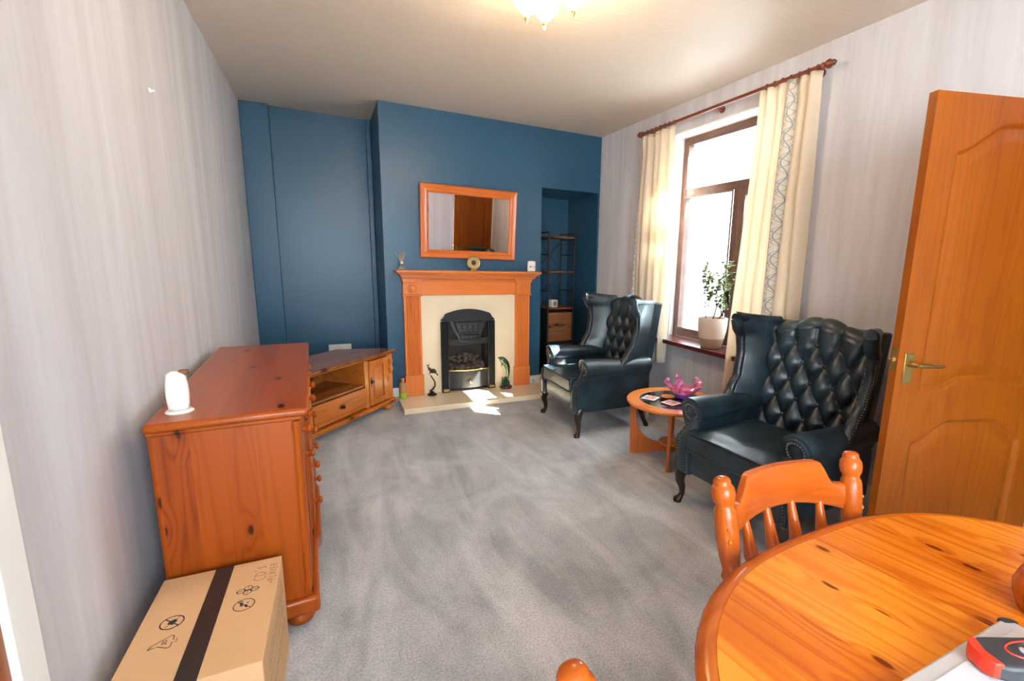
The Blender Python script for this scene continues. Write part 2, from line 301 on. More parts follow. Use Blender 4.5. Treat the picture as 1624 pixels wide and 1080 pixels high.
def lathe(bm, prof, c=(0, 0, 0), axis='z', seg=24, ang=None):
    """prof: list of (radius, height)"""
    rings = []
    for r, h in prof:
        ring = []
        for k in range(seg):
            t = 2*PI*k/seg; a, b = max(r, 1e-5)*math.cos(t), max(r, 1e-5)*math.sin(t)
            p = {'z': (a, b, h), 'x': (h, a, b), 'y': (b, h, a)}[axis]
            ring.append(bm.verts.new((p[0]+c[0], p[1]+c[1], p[2]+c[2])))
        rings.append(ring)
    for i in range(len(rings)-1):
        for k in range(seg):
            bm.faces.new((rings[i][k], rings[i][(k+1) % seg], rings[i+1][(k+1) % seg], rings[i+1][k]))
    bm.faces.new(rings[0][::-1]); bm.faces.new(rings[-1])
    return rings
def tube(bm, pts, rad, seg=10, flat=None):
    pts = [Vector(p) for p in pts]; n = len(pts)
    if not isinstance(rad, (list, tuple)): rad = [rad]*n
    rings = []; prev = None
    for i, p in enumerate(pts):
        t = (pts[min(i+1, n-1)] - pts[max(i-1, 0)]).normalized()
        if prev is None:
            ref = Vector((0, 0, 1)) if abs(t.z) < 0.9 else Vector((1, 0, 0)); a = t.cross(ref).normalized()
        else:
            a = (prev - t*prev.dot(t)).normalized()
        b = t.cross(a); prev = a
        rings.append([bm.verts.new(p + (a*math.cos(2*PI*k/seg) + b*math.sin(2*PI*k/seg))*rad[i]) for k in range(seg)])
    for i in range(n-1):
        for k in range(seg): bm.faces.new((rings[i][k], rings[i][(k+1) % seg], rings[i+1][(k+1) % seg], rings[i+1][k]))
    bm.faces.new(rings[0][::-1]); bm.faces.new(rings[-1])
def surf(bm, nu, nv, fn, close_u=False):
    g = [[bm.verts.new(fn(i/(nu-1) if not close_u else i/nu, j/(nv-1))) for j in range(nv)] for i in range(nu)]
    for i in range(nu if close_u else nu-1):
        for j in range(nv-1):
            k = (i+1) % nu; bm.faces.new((g[i][j], g[k][j], g[k][j+1], g[i][j+1]))
    return g
def shell(bm, nu, nv, front, back):
    """closed solid between two grids"""
    A = [[bm.verts.new(front(i/(nu-1), j/(nv-1))) for j in range(nv)] for i in range(nu)]
    B = [[bm.verts.new(back(i/(nu-1), j/(nv-1))) for j in range(nv)] for i in range(nu)]
    for i in range(nu-1):
        for j in range(nv-1):
            bm.faces.new((A[i][j], A[i+1][j], A[i+1][j+1], A[i][j+1])); bm.faces.new((B[i][j+1], B[i+1][j+1], B[i+1][j], B[i][j]))
    for i in range(nu-1):
        bm.faces.new((A[i][0], B[i][0], B[i+1][0], A[i+1][0])); bm.faces.new((A[i+1][nv-1], B[i+1][nv-1], B[i][nv-1], A[i][nv-1]))
    for j in range(nv-1):
        bm.faces.new((A[0][j+1], B[0][j+1], B[0][j], A[0][j])); bm.faces.new((A[nu-1][j], B[nu-1][j], B[nu-1][j+1], A[nu-1][j+1]))
def obj(name, bm, m, parent=None, loc=None, rotz=0, bevel=0, smooth=True, ang=35, subsurf=0, seg=2, recalc=True):
    if recalc: bmesh.ops.recalc_face_normals(bm, faces=bm.faces)
    me = bpy.data.meshes.new(name); bm.to_mesh(me); bm.free()
    if m is not None: me.materials.append(m)
    if smooth:
        for p in me.polygons: p.use_smooth = True
        me.set_sharp_from_angle(angle=math.radians(ang))
    o = bpy.data.objects.new(name, me); COL.objects.link(o)
    if parent: o.parent = parent
    if loc: o.location = loc
    o.rotation_euler.z = rotz
    if bevel:
        md = o.modifiers.new('bevel', 'BEVEL'); md.width = bevel; md.segments = seg; md.limit_method = 'ANGLE'; md.angle_limit = math.radians(40)
    if subsurf:
        md = o.modifiers.new('sub', 'SUBSURF'); md.levels = subsurf; md.render_levels = subsurf
    return o
def tag(o, label, cat, group=None):
    o['label'] = label; o['category'] = cat
    if group: o['group'] = group
    return o
def thing(name, label, cat, loc=(0, 0, 0), rotz=0, group=None):
    o = bpy.data.objects.new(name, None); COL.objects.link(o); o.empty_display_size = 0.1
    o.location = loc; o.rotation_euler = (0, 0, rotz); return tag(o, label, cat, group)
def struct(o):
    o['kind'] = 'structure'; return o
def copy_tree(o, parent=None):
    c = o.copy(); COL.objects.link(c); c.parent = parent
    for ch in list(o.children): copy_tree(ch, c)
    return c
def sm(t): t = max(0, min(1, t)); return t*t*(3-2*t)
def lerp(a, b, t): return a + (b-a)*t
def interp(tab, x):
    if x <= tab[0][0]: return tab[0][1]
    for (a, va), (b, vb) in zip(tab, tab[1:]):
        if x <= b: return lerp(va, vb, sm((x-a)/(b-a)))
    return tab[-1][1]

# ------------------------------------------------------------------ room shell
T = 0.25
struct(obj('floor', bx(XL-T, XOUT, YB-T, YA+T, -0.12, 0), M['carpet'], smooth=False))
struct(obj('ceiling', bx(XL-T, XOUT, YB-T, YA+T, ZC, ZC+0.12), M['artex'], smooth=False))
struct(obj('wall_left', bx(XL-T, XL, YB-T, YA+T, 0, ZC), M['paper'], smooth=False))
b = bmesh.new()                                          # right wall with window and doorway
DY0, DY1, DZ = -0.06, 0.765, 2.02
box(b, XR, XOUT, WY1, YA+T, 0, ZC); box(b, XR, XOUT, WY0, WY1, 0, WZ0); box(b, XR, XOUT, WY0, WY1, WZ1, ZC)
box(b, XR, XOUT, DY1, WY0, 0, ZC); box(b, XR, XOUT, DY0, DY1, DZ, ZC); box(b, XR, XOUT, YB-T, DY0, 0, ZC)
struct(obj('wall_right', b, M['paper'], smooth=False))
b = bmesh.new(); t = 0.012                               # white plaster reveals of the window
box(b, XR+.002, XOUT, WY1-t, WY1, WZ0, WZ1); box(b, XR+.002, XOUT, WY0, WY0+t, WZ0, WZ1); box(b, XR+.002, XOUT, WY0+t, WY1-t, WZ1-t, WZ1)
struct(obj('trim_1', b, M['white'], smooth=False))
b = bmesh.new()
box(b, XL, RX0, YB-T, YB, 0, ZC); box(b, RX1, XR, YB-T, YB, 0, ZC); box(b, RX0, RX1, YB-T, YB, 0, RZ0); box(b, RX0, RX1, YB-T, YB, RZ1, ZC)
struct(obj('wall_rear', b, M['paper'], smooth=False))
# far wall: alcove, chimney breast with a fire opening, recess with lintel, all deep blue
FX0, FX1, FZ1 = 1.035, 1.455, 0.80
struct(obj('wall_far', bx(XL, XR, YA, YA+T, 0, ZC), M['blue'], smooth=False))
b = bmesh.new()
box(b, X1, FX0, YC, YA, 0, ZC); box(b, FX1, X2, YC, YA, 0, ZC); box(b, FX0, FX1, YC, YA, FZ1, ZC); box(b, FX0, FX1, YC+0.22, YA, 0, FZ1)
box(b, X2, XR, YC, YA, 2.087, ZC)
struct(obj('wall_chimney_breast', b, M['blue'], smooth=False))
b = bmesh.new(); box(b, XR-.02, XR, YC, YA, 0, 2.087)
struct(obj('wall_recess', b, M['blue'], smooth=False))
b = bmesh.new(); box(b, XL, -0.352, YA-0.045, YA, 0, ZC); box(b, 0.445, X1, YA-0.03, YA, 0, ZC)
struct(obj('trim_2', b, M['blue'], bevel=0.006))
# baseboards
def skirt(name, *a): struct(obj(name, bx(*a), M['white'], bevel=0.004))
skirt('baseboard_left', XL, XL+.018, 1.25, YA-.05, 0, .13)
skirt('baseboard_alcove', -.35, .443, YA-.018, YA, 0, .13)
skirt('baseboard_chimney_left', X1, .632, YC-.018, YC, 0, .13)
sk = struct(obj('baseboard_chimney_right', bx(1.885, X2+.018, YC-.018, YC, 0, .125), M['white'], bevel=0.004))
skirt('baseboard_recess', X2, XR-.02, YA-.018, YA, 0, .13)
skirt('baseboard_right', XR-.018, XR, .84, YC, 0, .13)
skirt('baseboard_rear', XL, XR, YB, YB+.018, 0, .13)
# left door by the camera: white architrave, pine leaf
b = bmesh.new(); box(b, XL, XL+.022, 1.145, 1.235, 0, 2.08); box(b, XL, XL+.022, .22, .31, 0, 2.08); box(b, XL, XL+.022, .31, 1.145, 1.99, 2.08)
struct(obj('trim_3', b, M['white'], bevel=0.006))
struct(obj('door_2', bx(XL, XL+.012, .31, 1.145, 0, 1.99), M['door'], bevel=0.003))
# doorway in right wall
b = bmesh.new(); box(b, XR-.02, XR, DY1, DY1+.07, 0, DZ+.07); box(b, XR-.02, XR, DY0-.07, DY0, 0, DZ+.07); box(b, XR-.02, XR, DY0, DY1, DZ, DZ+.07)
struct(obj('trim_4', b, M['white'], bevel=0.005))
b = bmesh.new(); box(b, XOUT, XOUT+1.2, DY0-.4, DY0-.3, 0, ZC); box(b, XOUT, XOUT+1.2, DY1+.3, DY1+.4, 0, ZC); box(b, XOUT+1.2, XOUT+1.3, DY0-.4, DY1+.4, 0, ZC)
struct(obj('wall_hall', b, M['paper'], smooth=False))
b = bmesh.new(); box(b, XOUT, XOUT+1.3, DY0-.4, DY1+.4, -.12, 0); box(b, XOUT, XOUT+1.3, DY0-.4, DY1+.4, ZC, ZC+.1)
struct(obj('floor_hall', b, M['carpet'], smooth=False))
# outside
struct(obj('ground_outside', bx(XOUT+.0, 26, -24, 26, -.30, -.13), M['ground'], smooth=False))
struct(obj('ground_rear', bx(-20, XOUT, -24, YB-T, -.30, -.13), M['ground'], smooth=False))

b = bmesh.new(); box(b, 5.6, 5.9, -9, 12, -.2, 5.35); struct(obj('wall_sun_block', b, M['render_w'], smooth=False))  # unseen wall, added to keep the sun off the lower window
# window in the right wall
wf = bpy.data.objects.new('window_1', None); COL.objects.link(wf); struct(wf); wf.location = (2.90, (WY0+WY1)/2, WZ0)
def wpart(name, boxes, m, bevel=0.004, parent=wf):
    b = bmesh.new()
    for q in boxes: box(b, q[0]-2.90, q[1]-2.90, q[2]-(WY0+WY1)/2, q[3]-(WY0+WY1)/2, q[4]-WZ0, q[5]-WZ0)
    return obj(name, b, m, parent, bevel=bevel)
y0, y1, z0, z1 = WY0+.012, WY1-.012, WZ0+.012, WZ1-.012
FX = (2.87, 2.94)
wpart('window_frame', [(*FX, y0, y0+.06, z0, z1), (*FX, y1-.06, y1, z0, z1), (*FX, y0+.06, y1-.06, z1-.065, z1), (*FX, y0+.06, y1-.06, z0, z0+.07),
                       (*FX, y0+.06, y1-.06, 1.935, 2.0), (*FX, 2.725, 2.79, z0+.07, 1.935)], M['winwood'])
wpart('casement', [(2.86, 2.90, 2.665, 2.725, z0+.07, 1.935), (2.86, 2.90, y0+.06, y0+.115, z0+.07, 1.935), (2.86, 2.90, y0+.115, 2.665, 1.88, 1.935), (2.86, 2.90, y0+.115, 2.665, z0+.07, z0+.13)], M['winwood'])
wpart('glazing_bead', [(2.858, 2.87, 2.79, y1-.06, z0+.07, z0+.085), (2.858, 2.87, 2.79, y1-.06, 1.92, 1.935), (2.858, 2.87, 2.79, 2.80, z0+.085, 1.92)], M['winwood'], 0.002)
for q in ((2.895, 2.899, 2.785, y1-.055, z0+.065, 1.94), (2.895, 2.899, y0+.055, y1-.055, 1.995, z1-.06), (2.885, 2.889, y0+.11, 2.67, z0+.125, 1.885)):
    wpart('pane', [q], M['glass'], 0)
b = bmesh.new(); box(b, 2.60, 2.87, WY0-.06, WY1+.07, WZ0-.022, WZ0+.012)
o = obj('window_sill', b, M['sill'], bevel=0.004); struct(o)
# window behind the camera, added to let in fill daylight
wr = bpy.data.objects.new('window_added_fill', None); COL.objects.link(wr); struct(wr)
b = bmesh.new(); q = .06
for x in (RX0, (RX0+RX1)/2-q/2, RX1-q): box(b, x, x+q, YB-.17, YB-.10, RZ0, RZ1)
for z in (RZ0, RZ1-q): box(b, RX0+q, RX1-q, YB-.168, YB-.102, z, z+q)
obj('window_frame', b, M['white'], wr, bevel=.004)
obj('pane', bx(RX0+.05, RX1-.05, YB-.137, YB-.133, RZ0+.05, RZ1-.05), M['glass'], wr, smooth=False)
obj('window_sill', bx(RX0-.04, RX1+.04, YB-.10, YB+.07, RZ0-.03, RZ0), M['white'], wr, bevel=.004)

# ------------------------------------------------------------------ pine door standing open
DA = Vector((1.965, .993)); DD = Vector((.949, -.316)).normalized()
door = bpy.data.objects.new('door_1', None); COL.objects.link(door); struct(door)
door.location = (DA.x, DA.y, 0.006); door.rotation_euler.z = math.atan2(DD.y, DD.x)
DWID, DHT, DTH = .762, 1.975, .036
def top_upper(s):
    c = abs(s-DWID/2)/(DWID/2-.115); return lerp(1.885, 1.775, sm((c-.15)/.85)) if c < 1 else 1.775
def bot_upper(s):
    c = abs(s-DWID/2)/(DWID/2-.115); return .915 - .045*sm((c-.25)/.45)
def top_lower(s):
    c = abs(s-DWID/2)/(DWID/2-.115); return lerp(.745, .655, sm((c-.35)/.65))
def dprof(s, z):
    d = -1
    for zb, zt in ((bot_upper(s), top_upper(s)), (.21, top_lower(s))):
        d = max(d, min(s-.115, DWID-.115-s, (zt-z)*.93, (z-zb)*.93))
    if d < 0: return 0
    if d < .010: return -.011*sm(d/.010)
    if d < .016: return -.011
    if d < .055: return lerp(-.011, -.002, (d-.016)/.039)
    return -.002
b = bmesh.new(); NS, NZ = 128, 330
shell(b, NS, NZ, lambda i, j: (i*DWID, -dprof(i*DWID, j*DHT), j*DHT), lambda i, j: (i*DWID, DTH+dprof(i*DWID, j*DHT), j*DHT))
obj('door_leaf', b, M['door'], door, ang=50)
for sgn, yy in ((-1, 0), (1, DTH)):
    hd = obj('handle_plate', bx(.028, .070, *sorted((yy, yy+sgn*.004)), .905, 1.025), M['oldbrass'], door, bevel=.002)
    b = bmesh.new(); lathe(b, [(.011, 0), (.011, .02), (.008, .028), (.008, .048)], (.049, 0, .985), 'y', 16)
    for v in b.verts: v.co.y = yy + sgn*(v.co.y + .003)
    tube(b, [(.044, yy+sgn*.048, .986), (.075, yy+sgn*.050, .986), (.120, yy+sgn*.047, .980), (.165, yy+sgn*.046, .982)], [.009, .008, .0065, .005], 10)
    obj('lever', b, M['oldbrass'], hd, ang=50)
b = bmesh.new(); box(b, -.0015, .001, .006, .030, .955, 1.045)
lp = obj('latch_plate', b, M['oldbrass'], door)
b = bmesh.new(); prism(b, [(-.014, .012), (.002, .010), (.002, .024)], 'z', .992, 1.008); obj('latch_bolt', b, M['brass'], lp)
for z in (.2, 1.0, 1.78): 
    b = bmesh.new(); lathe(b, [(.006, z-.045), (.006, z+.045)], (DWID+.004, DTH+.004, 0), seg=10); obj('hinge', b, M['oldbrass'], door)

# ------------------------------------------------------------------ sideboard
SX0, SX1, SY0, SY1, SZ = -.505, -.112, 1.775, 3.10, .84
sb = thing('sideboard', 'long orange-brown pine sideboard with bun feet standing along the left wall', 'sideboard', (SX0, SY0, 0), math.radians(1.2))
LW, LL = SX1-SX0, SY1-SY0
def front_x(y):          # gently breakfronted plan
    return LW + .014*(sm((y-.40)/.04) - sm((y-.92)/.04))
def slab(z0_, z1_, off, end=0.02):
    b = bmesh.new(); n = 40
    pts = [(0, -end)] + [(front_x(LL*i/n)+off, -end+(LL+2*end)*i/n) for i in range(n+1)] + [(0, LL+end)]
    prism(b, pts, 'z', z0_, z1_); return b
obj('body', slab(.10, .805, 0, 0), M['sb_side'], sb, bevel=.012, ang=40)
obj('top', bx(0, LW+.040, -.03, LL+.03, .812, .84), M['sb_top'], sb, bevel=.011, seg=3)
obj('top_moulding', slab(.795, .812, .018, .012), M['sb_side'], sb, bevel=.006)
obj('plinth', slab(.06, .125, .032, .022), M['sb_top'], sb, bevel=.014, seg=3)
for fx, fy in ((LW-.035, .045), (.05, .045), (LW-.035, LL-.045), (.05, LL-.045)):
    b = bmesh.new(); lathe(b, [(.025, 0), (.042, .010), (.05, .028), (.046, .046), (.028, .056), (.03, .062)], (fx, fy, 0)); obj('bun_foot', b, M['sb_side'], sb, ang=60)
def knob(parent, p, ax='x', s=1.0, m=None):
    b = bmesh.new(); lathe(b, [(.010*s, -.001), (.008*s, .008*s), (.008*s, .013*s), (.015*s, .018*s), (.017*s, .025*s), (.013*s, .031*s), (.004*s, .034*s)], p, ax, 16)
    return obj('knob', b, m or M['sb_top'], parent, ang=60)
for (ya, yb) in ((.03, .39), (.45, .87), (.94, 1.30)):
    zs = ((.655, .785), ) if ya != .45 else ((.655, .785), (.49, .645), (.325, .48), (.14, .315))
    fx = front_x((ya+yb)/2)
    for za, zb in zs:
        d = obj('drawer', bx(fx-.004, fx+.012, ya, yb, za, zb), M['sb_top'], sb, bevel=.004)
        for ky in (ya+.09, yb-.09): knob(d, (fx+.012, ky, (za+zb)/2))
    if ya != .45:
        b = bmesh.new(); z_a, z_b = .14, .645
        box(b, fx-.004, fx+.012, ya, ya+.055, z_a, z_b); box(b, fx-.004, fx+.012, yb-.055, yb, z_a, z_b); box(b, fx-.004, fx+.012, ya+.055, yb-.055, z_a, z_a+.055); box(b, fx-.004, fx+.012, ya+.055, yb-.055, z_b-.055, z_b)
        box(b, fx-.004, fx+.006, ya+.05, yb-.05, z_a+.05, z_b-.05)
        d = obj('cupboard_door', b, M['sb_side'], sb, bevel=.003); knob(d, (fx+.012, yb-.028 if ya < .2 else ya+.028, .53))
for py in (.008, .415, .905, LL-.008):
    b = bmesh.new(); fx = front_x(py); lathe(b, [(.014, .13), (.017, .15), (.013, .17), (.015, .45), (.013, .75), (.017, .77), (.014, .79)], (fx-.002, py, 0), seg=14); obj('corner_column', b, M['sb_side'], sb, ang=60)
# air freshener on it
af = thing('air_freshener', 'cream plastic automatic air freshener standing on the near end of the sideboard', 'air freshener', (-.437, 1.865, SZ))
b = bmesh.new(); lathe(b, [(.036, 0), (.038, .003), (.033, .009)], (0, 0, 0)); obj('base', b, M['plastic'], af)
b = bmesh.new()
def afr(a, h):
    t = a*2*PI; zz = .006+h*.128; w = .026+.005*math.sin(h*PI)-.003*h; d = .020+.004*math.sin(h*PI)-.003*h
    k = 1 if 0.02 < h < .98 else .55
    return (w*k*math.copysign(abs(math.cos(t))**.7, math.cos(t)), d*k*math.copysign(abs(math.sin(t))**.7, math.sin(t)), zz)
g = surf(b, 28, 16, afr, True); b.faces.new([r[0] for r in g]); b.faces.new([r[-1] for r in g])
obj('casing', b, M['plastic'], af, ang=60)
b = bmesh.new(); lathe(b, [(.0285, -.013), (.0285, .013)], (.004, 0, .105), 'y', 20); 
for v in b.verts: v.co.z = .105+(v.co.z-.105)*.9
b.free()
obj('nozzle', bx(.008, .034, -.010, .010, .122, .138), M['rustic'], af, bevel=.004)

# ------------------------------------------------------------------ cardboard box
bxo = thing('cardboard_box', 'brown cardboard box with black tape and handwriting at the end of the sideboard', 'box', (-.345, 1.497, 0), math.radians(-1.5))
BW, BL, BH = .315, .47, .338
b = bmesh.new(); box(b, -BW/2, BW/2, -BL/2, BL/2, 0, BH-.004)
obj('carton', b, M['card'], bxo, bevel=.004)
for sx in (-1, 1):
    b = bmesh.new(); box(b, *sorted((sx*.001, sx*BW/2)), -BL/2-.001, BL/2, BH-.004, BH); obj('flap', b, M['card'], bxo, bevel=.0015)
b = bmesh.new(); q = .0245
box(b, -q, q, -BL/2-.0015, BL/2+.0015, BH, BH+.0008); box(b, -q, q, -BL/2-.0022, -BL/2-.0012, BH-.09, BH+.0008); box(b, -q, q, BL/2+.0005, BL/2+.0015, BH-.09, BH+.0008)
obj('tape', b, M['tape'], bxo, smooth=False)
def stroke(b, pts, w, z, closed=False):
    pts = [Vector(p) for p in pts]; n = len(pts)
    for i in range(n if closed else n-1):
        a, c = pts[i], pts[(i+1) % n]; d = (c-a)
        if d.length < 1e-6: continue
        d.normalize(); nn = Vector((-d.y, d.x))*w/2; a2 = a-d*w*.4; c2 = c+d*w*.4
        b.faces.new([b.verts.new((p.x, p.y, z)) for p in (a2-nn, c2-nn, c2+nn, a2+nn)])
def arc(cx, cy, rx, ry, a0=0, a1=360, n=28): return [(cx+rx*math.cos(math.radians(lerp(a0, a1, i/n))), cy+ry*math.sin(math.radians(lerp(a0, a1, i/n)))) for i in range(n+1)]
zp = BH+.0007
def printed(name, fn, rot=0, c=(0, 0)):
    b = bmesh.new(); fn(b)
    bmesh.ops.rotate(b, verts=b.verts, cent=(0, 0, 0), matrix=Matrix.Rotation(rot, 3, 'Z')); bmesh.ops.translate(b, verts=b.verts, vec=(c[0], c[1], 0))
    for f in b.faces: 
        if f.normal.z < 0: f.normal_flip()
    return obj(name, b, M['ink'], bxo, smooth=False, recalc=False)
def fill(b, pts, z): b.faces.new([b.verts.new((x, y, z)) for x, y in pts])
def s_noknife(b):
    stroke(b, arc(0, 0, .026, .026), .003, zp); stroke(b, [(-.018, -.018), (.018, .018)], .003, zp); stroke(b, [(-.018, .012), (.018, -.014)], .0015, zp)
    fill(b, [(-.012, -.004), (-.004, .010), (.008, .006), (.012, -.006), (.002, -.012)], zp+.0001)
def s_tri(b):
    stroke(b, [(-.012, .026), (-.003, .024), (.022, -.014), (.018, -.020), (.004, -.021)], .002, zp); stroke(b, [(-.006, -.021), (-.022, -.020), (-.024, -.014), (-.010, .010)], .002, zp)
    stroke(b, [(-.012, .014), (-.015, .026), (-.012, .028)], .002, zp)
    stroke(b, [(-.008, -.002), (-.003, .002), (-.003, -.004), (-.008, -.008), (-.002, -.008)], .0015, zp); stroke(b, arc(.004, -.003, .003, .005, n=10), .0015, zp)
    for k in range(3): stroke(b, [(-.012+k*.006, -.030), (-.008+k*.006, -.030), (-.008+k*.006, -.026)], .0012, zp)
def s_hex(b):
    for cx, cy in ((-.011, .0), (.011, .0), (0, .018), (0, -.018)):
        stroke(b, arc(cx, cy, .011, .011, 30, 390, 6), .0018, zp)
    stroke(b, [(0, -.030), (0, .030)], .0015, zp); stroke(b, [(-.024, 0), (.024, 0)], .0012, zp)
def s_notread(b):
    stroke(b, arc(0, 0, .026, .026), .0022, zp); stroke(b, [(-.018, -.018), (.018, .018)], .0022, zp)
    fill(b, [(-.015, -.010), (-.002, -.008), (.000, -.002), (-.010, -.002)], zp); fill(b, [(-.004, .002), (.012, .004), (.010, .012), (-.006, .009)], zp); fill(b, [(.004, -.010), (.009, -.010), (.009, -.006), (.004, -.006)], zp)
    stroke(b, [(.012, .010), (.020, .006), (.018, .014)], .002, zp)
printed('printed_symbol', s_noknife, PI/2, (-.083, .012)); printed('printed_symbol', s_tri, PI/2, (-.083, -.066))
printed('printed_symbol', s_hex, PI/2, (.083, .080)); printed('printed_symbol', s_notread, PI/2, (.083, .012))
G = {'C': [arc(.5, .5, .5, .5, 60, 300, 10)], 'D': [[(0, 0), (0, 1)], [(0, 1), (.5, .9), (.8, .5), (.5, .1), (0, 0)]], 'S': [[(.7, .9), (.3, 1), (.1, .75), (.6, .35), (.4, 0), (0, .1)]],
     '+': [[(.35, .25), (.35, .75)], [(.1, .5), (.6, .5)]], 'P': [[(0, 0), (0, 1), (.5, .95), (.5, .6), (0, .5)]], 'L': [[(.1, 1), (0, 0), (.5, .02)]], 'A': [[(0, 0), (.3, 1), (.6, 0)], [(.1, .4), (.5, .4)]],
     'Y': [[(0, 1), (.3, .5), (.6, 1)], [(.3, .5), (.3, 0)]], 'E': [[(.5, 1), (0, 1), (0, 0), (.5, 0)], [(0, .5), (.4, .5)]], 'R': [[(0, 0), (0, 1), (.5, .95), (.5, .6), (0, .5), (.55, 0)]],
     "'": [[(.2, 1.2), (.15, .95)]], 's': [[(.5, .8), (.2, .85), (.15, .6), (.5, .4), (.35, .1), (.05, .2)]]}
def write(txt, h, w, b):
    x = 0
    for ch in txt:
        if ch != ' ':
            for st in G[ch]: stroke(b, [(x+p[0]*h*.75, p[1]*h) for p in st], w, zp)
        x += h*(.35 if ch in "'" else .85)
printed('handwriting', lambda b: write("CD's", .030, .0013, b), PI/2, (.122, .118)); printed('handwriting', lambda b: write('+PLAYER', .019, .0012, b), PI/2, (.150, .090))
# small print on the right hand face
R2 = random.Random(3); faded = mat('faded_ink', (0.25, 0.16, 0.10), .8)
for k, h in enumerate((.27, .25, .235, .20, .15, .135)):
    b = bmesh.new(); y = -.16
    while y < .17:
        l = R2.uniform(.01, .035); x = BW/2+.0006
        b.faces.new([b.verts.new(p) for p in ((x, y, h), (x, y+l, h), (x, y+l, h+.0035), (x, y, h+.0035))]); y += l+R2.uniform(.006, .012)
    obj('printed_line', b, faded, bxo, smooth=False)

# ------------------------------------------------------------------ tv unit
P0, P1 = Vector((-.155, 3.60)), Vector((.535, 4.37)); dv = (P1-P0); TL = dv.length; ta = math.atan2(dv.y, dv.x)
tv = thing('tv_unit', 'low pine corner television unit with shelf, drawer and cupboard left of the fireplace', 'tv unit', (P0.x, P0.y, 0), ta)
# local x along the front, +y towards the corner
def tvpoly(off, yf): return [(-off, yf-off), (TL+off, yf-off), (TL+off-.005, yf+.13), (TL-.20, yf+.46), (.26, yf+.46), (-off, yf+.22)]
b = bmesh.new(); prism(b, tvpoly(0, 0), 'z', .515, .54); obj('top', b, M['tv_top'], tv, bevel=.009, seg=3)
b = bmesh.new(); prism(b, tvpoly(-.02, .005), 'z', .50, .515); obj('top_moulding', b, M['tv'], tv, bevel=.005)
b = bmesh.new(); prism(b, tvpoly(0, 0), 'z', .06, .095); obj('base', b, M['tv'], tv, bevel=.010, seg=3)
b = bmesh.new(); F0 = .04
def wall2(p, q, th=.015, za=.095, zb=.50):
    p, q = Vector(p), Vector(q); d = (q-p).normalized(); n = Vector((-d.y, d.x))*th
    prism(b, [tuple(p), tuple(q), tuple(q+n), tuple(p+n)], 'z', za, zb)
wall2((.03, F0), (.03, .21)); wall2((.03, .21), (.27, .43)); wall2((.27, .43), (TL-.21, .43)); wall2((TL-.21, .43), (TL-.045, F0+.09)); wall2((TL-.04, F0+.09), (TL-.04, F0))
box(b, .645, .66, F0, .42, .095, .50)
obj('carcass', b, M['tv'], tv, bevel=.002)
b = bmesh.new(); prism(b, [(.035, F0), (.645, F0), (.645, .42), (.28, .42), (.035, .20)], 'z', .285, .303); obj('shelf', b, M['tv_top'], tv, bevel=.004)
for xa, xb in ((.645, .69), (.02, .075), (TL-.095, TL-.02)): obj('stile', bx(xa, xb, F0-.012, F0+.008, .095, .50), M['tv_v'], tv, bevel=.004)
d = obj('drawer', bx(.08, .64, F0-.018, F0+.004, .11, .280), M['tv'], tv, bevel=.005)
def tv_handle(parent, x, z):
    b = bmesh.new(); y = F0-.022
    prism(b, [(x-.034, z), (x-.018, z+.006), (x-.012, z+.016), (x+.012, z+.016), (x+.018, z+.006), (x+.034, z), (x+.018, z-.006), (x+.012, z-.016), (x-.012, z-.016), (x-.018, z-.006)], 'y', y, y+.004)
    lathe(b, [(.004, 0), (.004, .012), (.011, .014), (.012, .018), (.004, .022)], (x, 0, z), 'y', 12)
    for v in list(b.verts)[20:]: v.co.y = y - v.co.y
    obj('handle', b, M['bronze'], parent)
tv_handle(d, .36, .20)
b = bmesh.new(); x0, x1 = .695, TL-.10
box(b, x0, x0+.05, F0-.018, F0+.002, .105, .49); box(b, x1-.05, x1, F0-.018, F0+.002, .105, .49); box(b, x0+.05, x1-.05, F0-.018, F0+.002, .105, .155); box(b, x0+.05, x1-.05, F0-.018, F0+.002, .44, .49)
d = obj('cupboard_door', b, M['tv_v'], tv, bevel=.003)
b = bmesh.new(); box(b, x0+.045, x1-.045, F0-.006, F0+.002, .15, .445); box(b, x0+.065, x1-.065, F0-.012, F0-.004, .17, .425); obj('door_panel', b, M['tv_v'], d, bevel=.005)
b = bmesh.new(); x, z, y = x0+.022, .31, F0-.022
prism(b, [(x, z-.045), (x+.006, z-.02), (x+.012, z-.012), (x+.012, z+.012), (x+.006, z+.02), (x, z+.045), (x-.006, z+.02), (x-.012, z+.012), (x-.012, z-.012), (x-.006, z-.02)], 'y', y, y+.004)
lathe(b, [(.005, y-.012), (.013, y-.010), (.013, y-.004), (.005, y)], (x, 0, z), 'y', 12); box(b, x, x+.03, y-.012, y-.007, z-.003, z+.003); obj('handle', b, M['bronze'], d)
for cx in (.045, TL-.055):
    b = bmesh.new(); lathe(b, [(.010, .33), (.014, .345), (.022, .37), (.016, .392), (.010, .405), (.018, .425), (.020, .445), (.012, .46)], (cx, F0-.018, 0), seg=14)
    obj('turned_ornament', b, M['tv_v'], tv, ang=60)
for fx, fy in ((.06, .06), (TL-.08, .05), (.30, .40), (TL-.26, .40)):
    b = bmesh.new(); lathe(b, [(.026, 0), (.036, .012), (.04, .034), (.03, .052), (.03, .062)], (fx, fy, 0)); obj('bun_foot', b, M['tv'], tv, ang=60)
# socket behind
so = thing('wall_socket', 'white plug socket on the blue alcove wall just above the television unit', 'socket', (.11, YA, .412))
obj('faceplate', bx(-.105, .105, -.012, 0, -.045, .045), M['plastic'], so, bevel=.003)
for x in (-.05, .035): obj('switch', bx(x, x+.015, -.016, -.011, .012, .03), M['white'], so)

